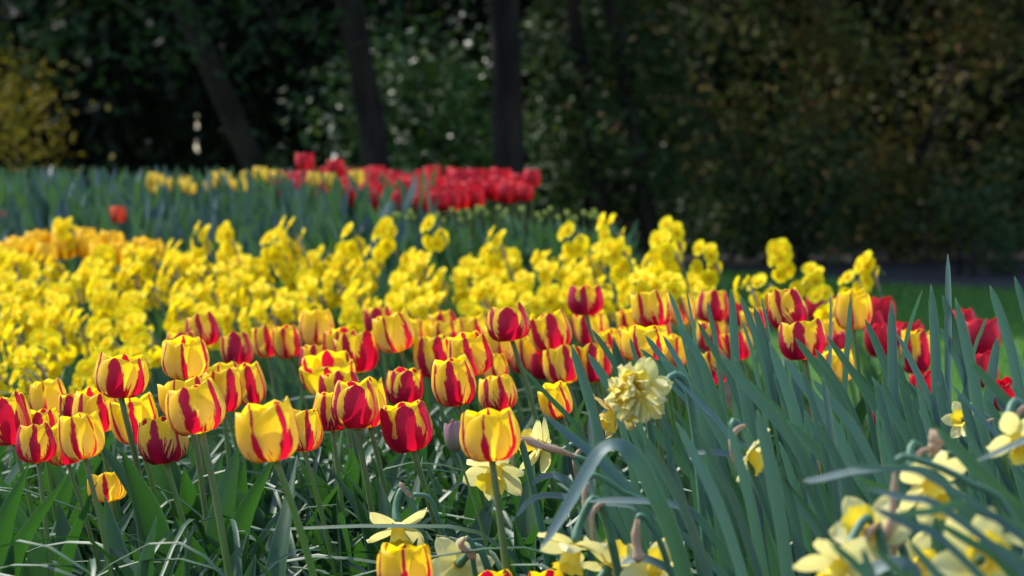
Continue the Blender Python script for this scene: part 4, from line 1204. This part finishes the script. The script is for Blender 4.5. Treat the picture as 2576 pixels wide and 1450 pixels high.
dry_on_stem([(1680, 1335), (1560, 1235), (1500, 1198), (1482, 1202)], 2.5, .0045, "hooked stem with a small hanging dry sheath above the nodding daffodil", [(1478, 1212), (1470, 1250), (1478, 1300)])
dry_on_stem([(1680, 1420), (1635, 1320), (1612, 1298), (1603, 1306)], 2.4, .0075, "stem with a swollen brown dry sheath hanging straight down", [(1603, 1306), (1600, 1350), (1606, 1395), (1603, 1418)])
dry_on_stem([(2560, 1340), (2432, 1212), (2290, 1152), (2254, 1160)], 2.05, .0055, "long arching stem with a slender pinkish dry sheath, lower right", [(2252, 1175), (2248, 1250), (2240, 1320), (2197, 1392)])
dry_on_stem([(2420, 1200), (2370, 1160), (2345, 1140)], 2.2, .0095, "stem topped by a crumpled pink-brown faded flower at right", [(2345, 1150), (2350, 1125), (2360, 1110), (2340, 1080)])
dry_on_stem([(1200, 1460), (1190, 1375), (1172, 1352)], 2.7, .006, "thin stem with a curled brown sheath at the bottom centre", [(1172, 1352), (1160, 1372), (1182, 1392), (1197, 1412)])
dry_on_stem([(1110, 1330), (1080, 1255), (1040, 1245)], 3.0, .0045, "thin stem with a small pinkish sheath left of the big front stem", [(1036, 1252), (1020, 1235), (1005, 1212)])

# ------------------------------------------------------------------ narrow arching leaves (grape hyacinth), uncountable
def narrow_leaves(n, seed):
    rs = random.Random(seed); mb = MB()
    for i in range(n):
        y = rs.uniform(2.55, 4.7); hw = 1288 / F * y + .1
        lo, hi = -hw - .15, min(hw, (.22 + .05 * (y - 2.5)))
        x = rs.uniform(lo, hi)
        L = rs.uniform(.26, .50); a = rs.uniform(0, 6.283); up = rs.uniform(.42, .70)
        dx = Vector((math.cos(a), math.sin(a) * .8, 0))
        hz = L * up
        drop = rs.uniform(.0, .35) * L
        wob = Vector((-dx.y, dx.x, 0)) * rs.uniform(-.05, .05)
        c = [Vector((x, y, 0)), Vector((x, y, hz * .55)) + dx * L * .08, Vector((x, y, hz * .95)) + dx * L * .28 + wob * .5,
             Vector((x, y, hz)) + dx * L * .52 + wob, Vector((x, y, hz - drop)) + dx * L * rs.uniform(.72, .95) + wob * 2]
        ribbon(mb, curve_pts(c, 12), rs.uniform(.0055, .0115), [(0, .8), (.4, 1), (.8, .8), (.95, .5), (1, .1)], (-dx.x * .8, -dx.y * .8 , 1.0), fold=.45, twist=rs.uniform(-.35, .35), across=3)
    return mb
o = narrow_leaves(1400, 8).build("narrow_leaves", M['blade'])
tag(o, "tangle of narrow glossy arching leaves between the tulip stems", "leaves", kind="stuff")
# extra broad tulip leaves without a visible bloom, rising between the stems
for i in range(100):
    y = rnd(2.85, 4.3); hw = 1288 / F * y
    x = rnd(-hw - .12, .12)
    t = thing("young_tulip_plant", "flowerless tulip plant, only broad pointed leaves, between the striped tulips", "tulip plant", (x, y, 0), "flowerless tulip plants of the front bed")
    for k in range(3):
        s = rnd(.85, 1.15)
        put("leaf", R.choice(TLEAF), t, Matrix.Rotation(rnd(0, 6.28), 4, 'Z') @ Matrix.Diagonal((s, s, s, 1)))
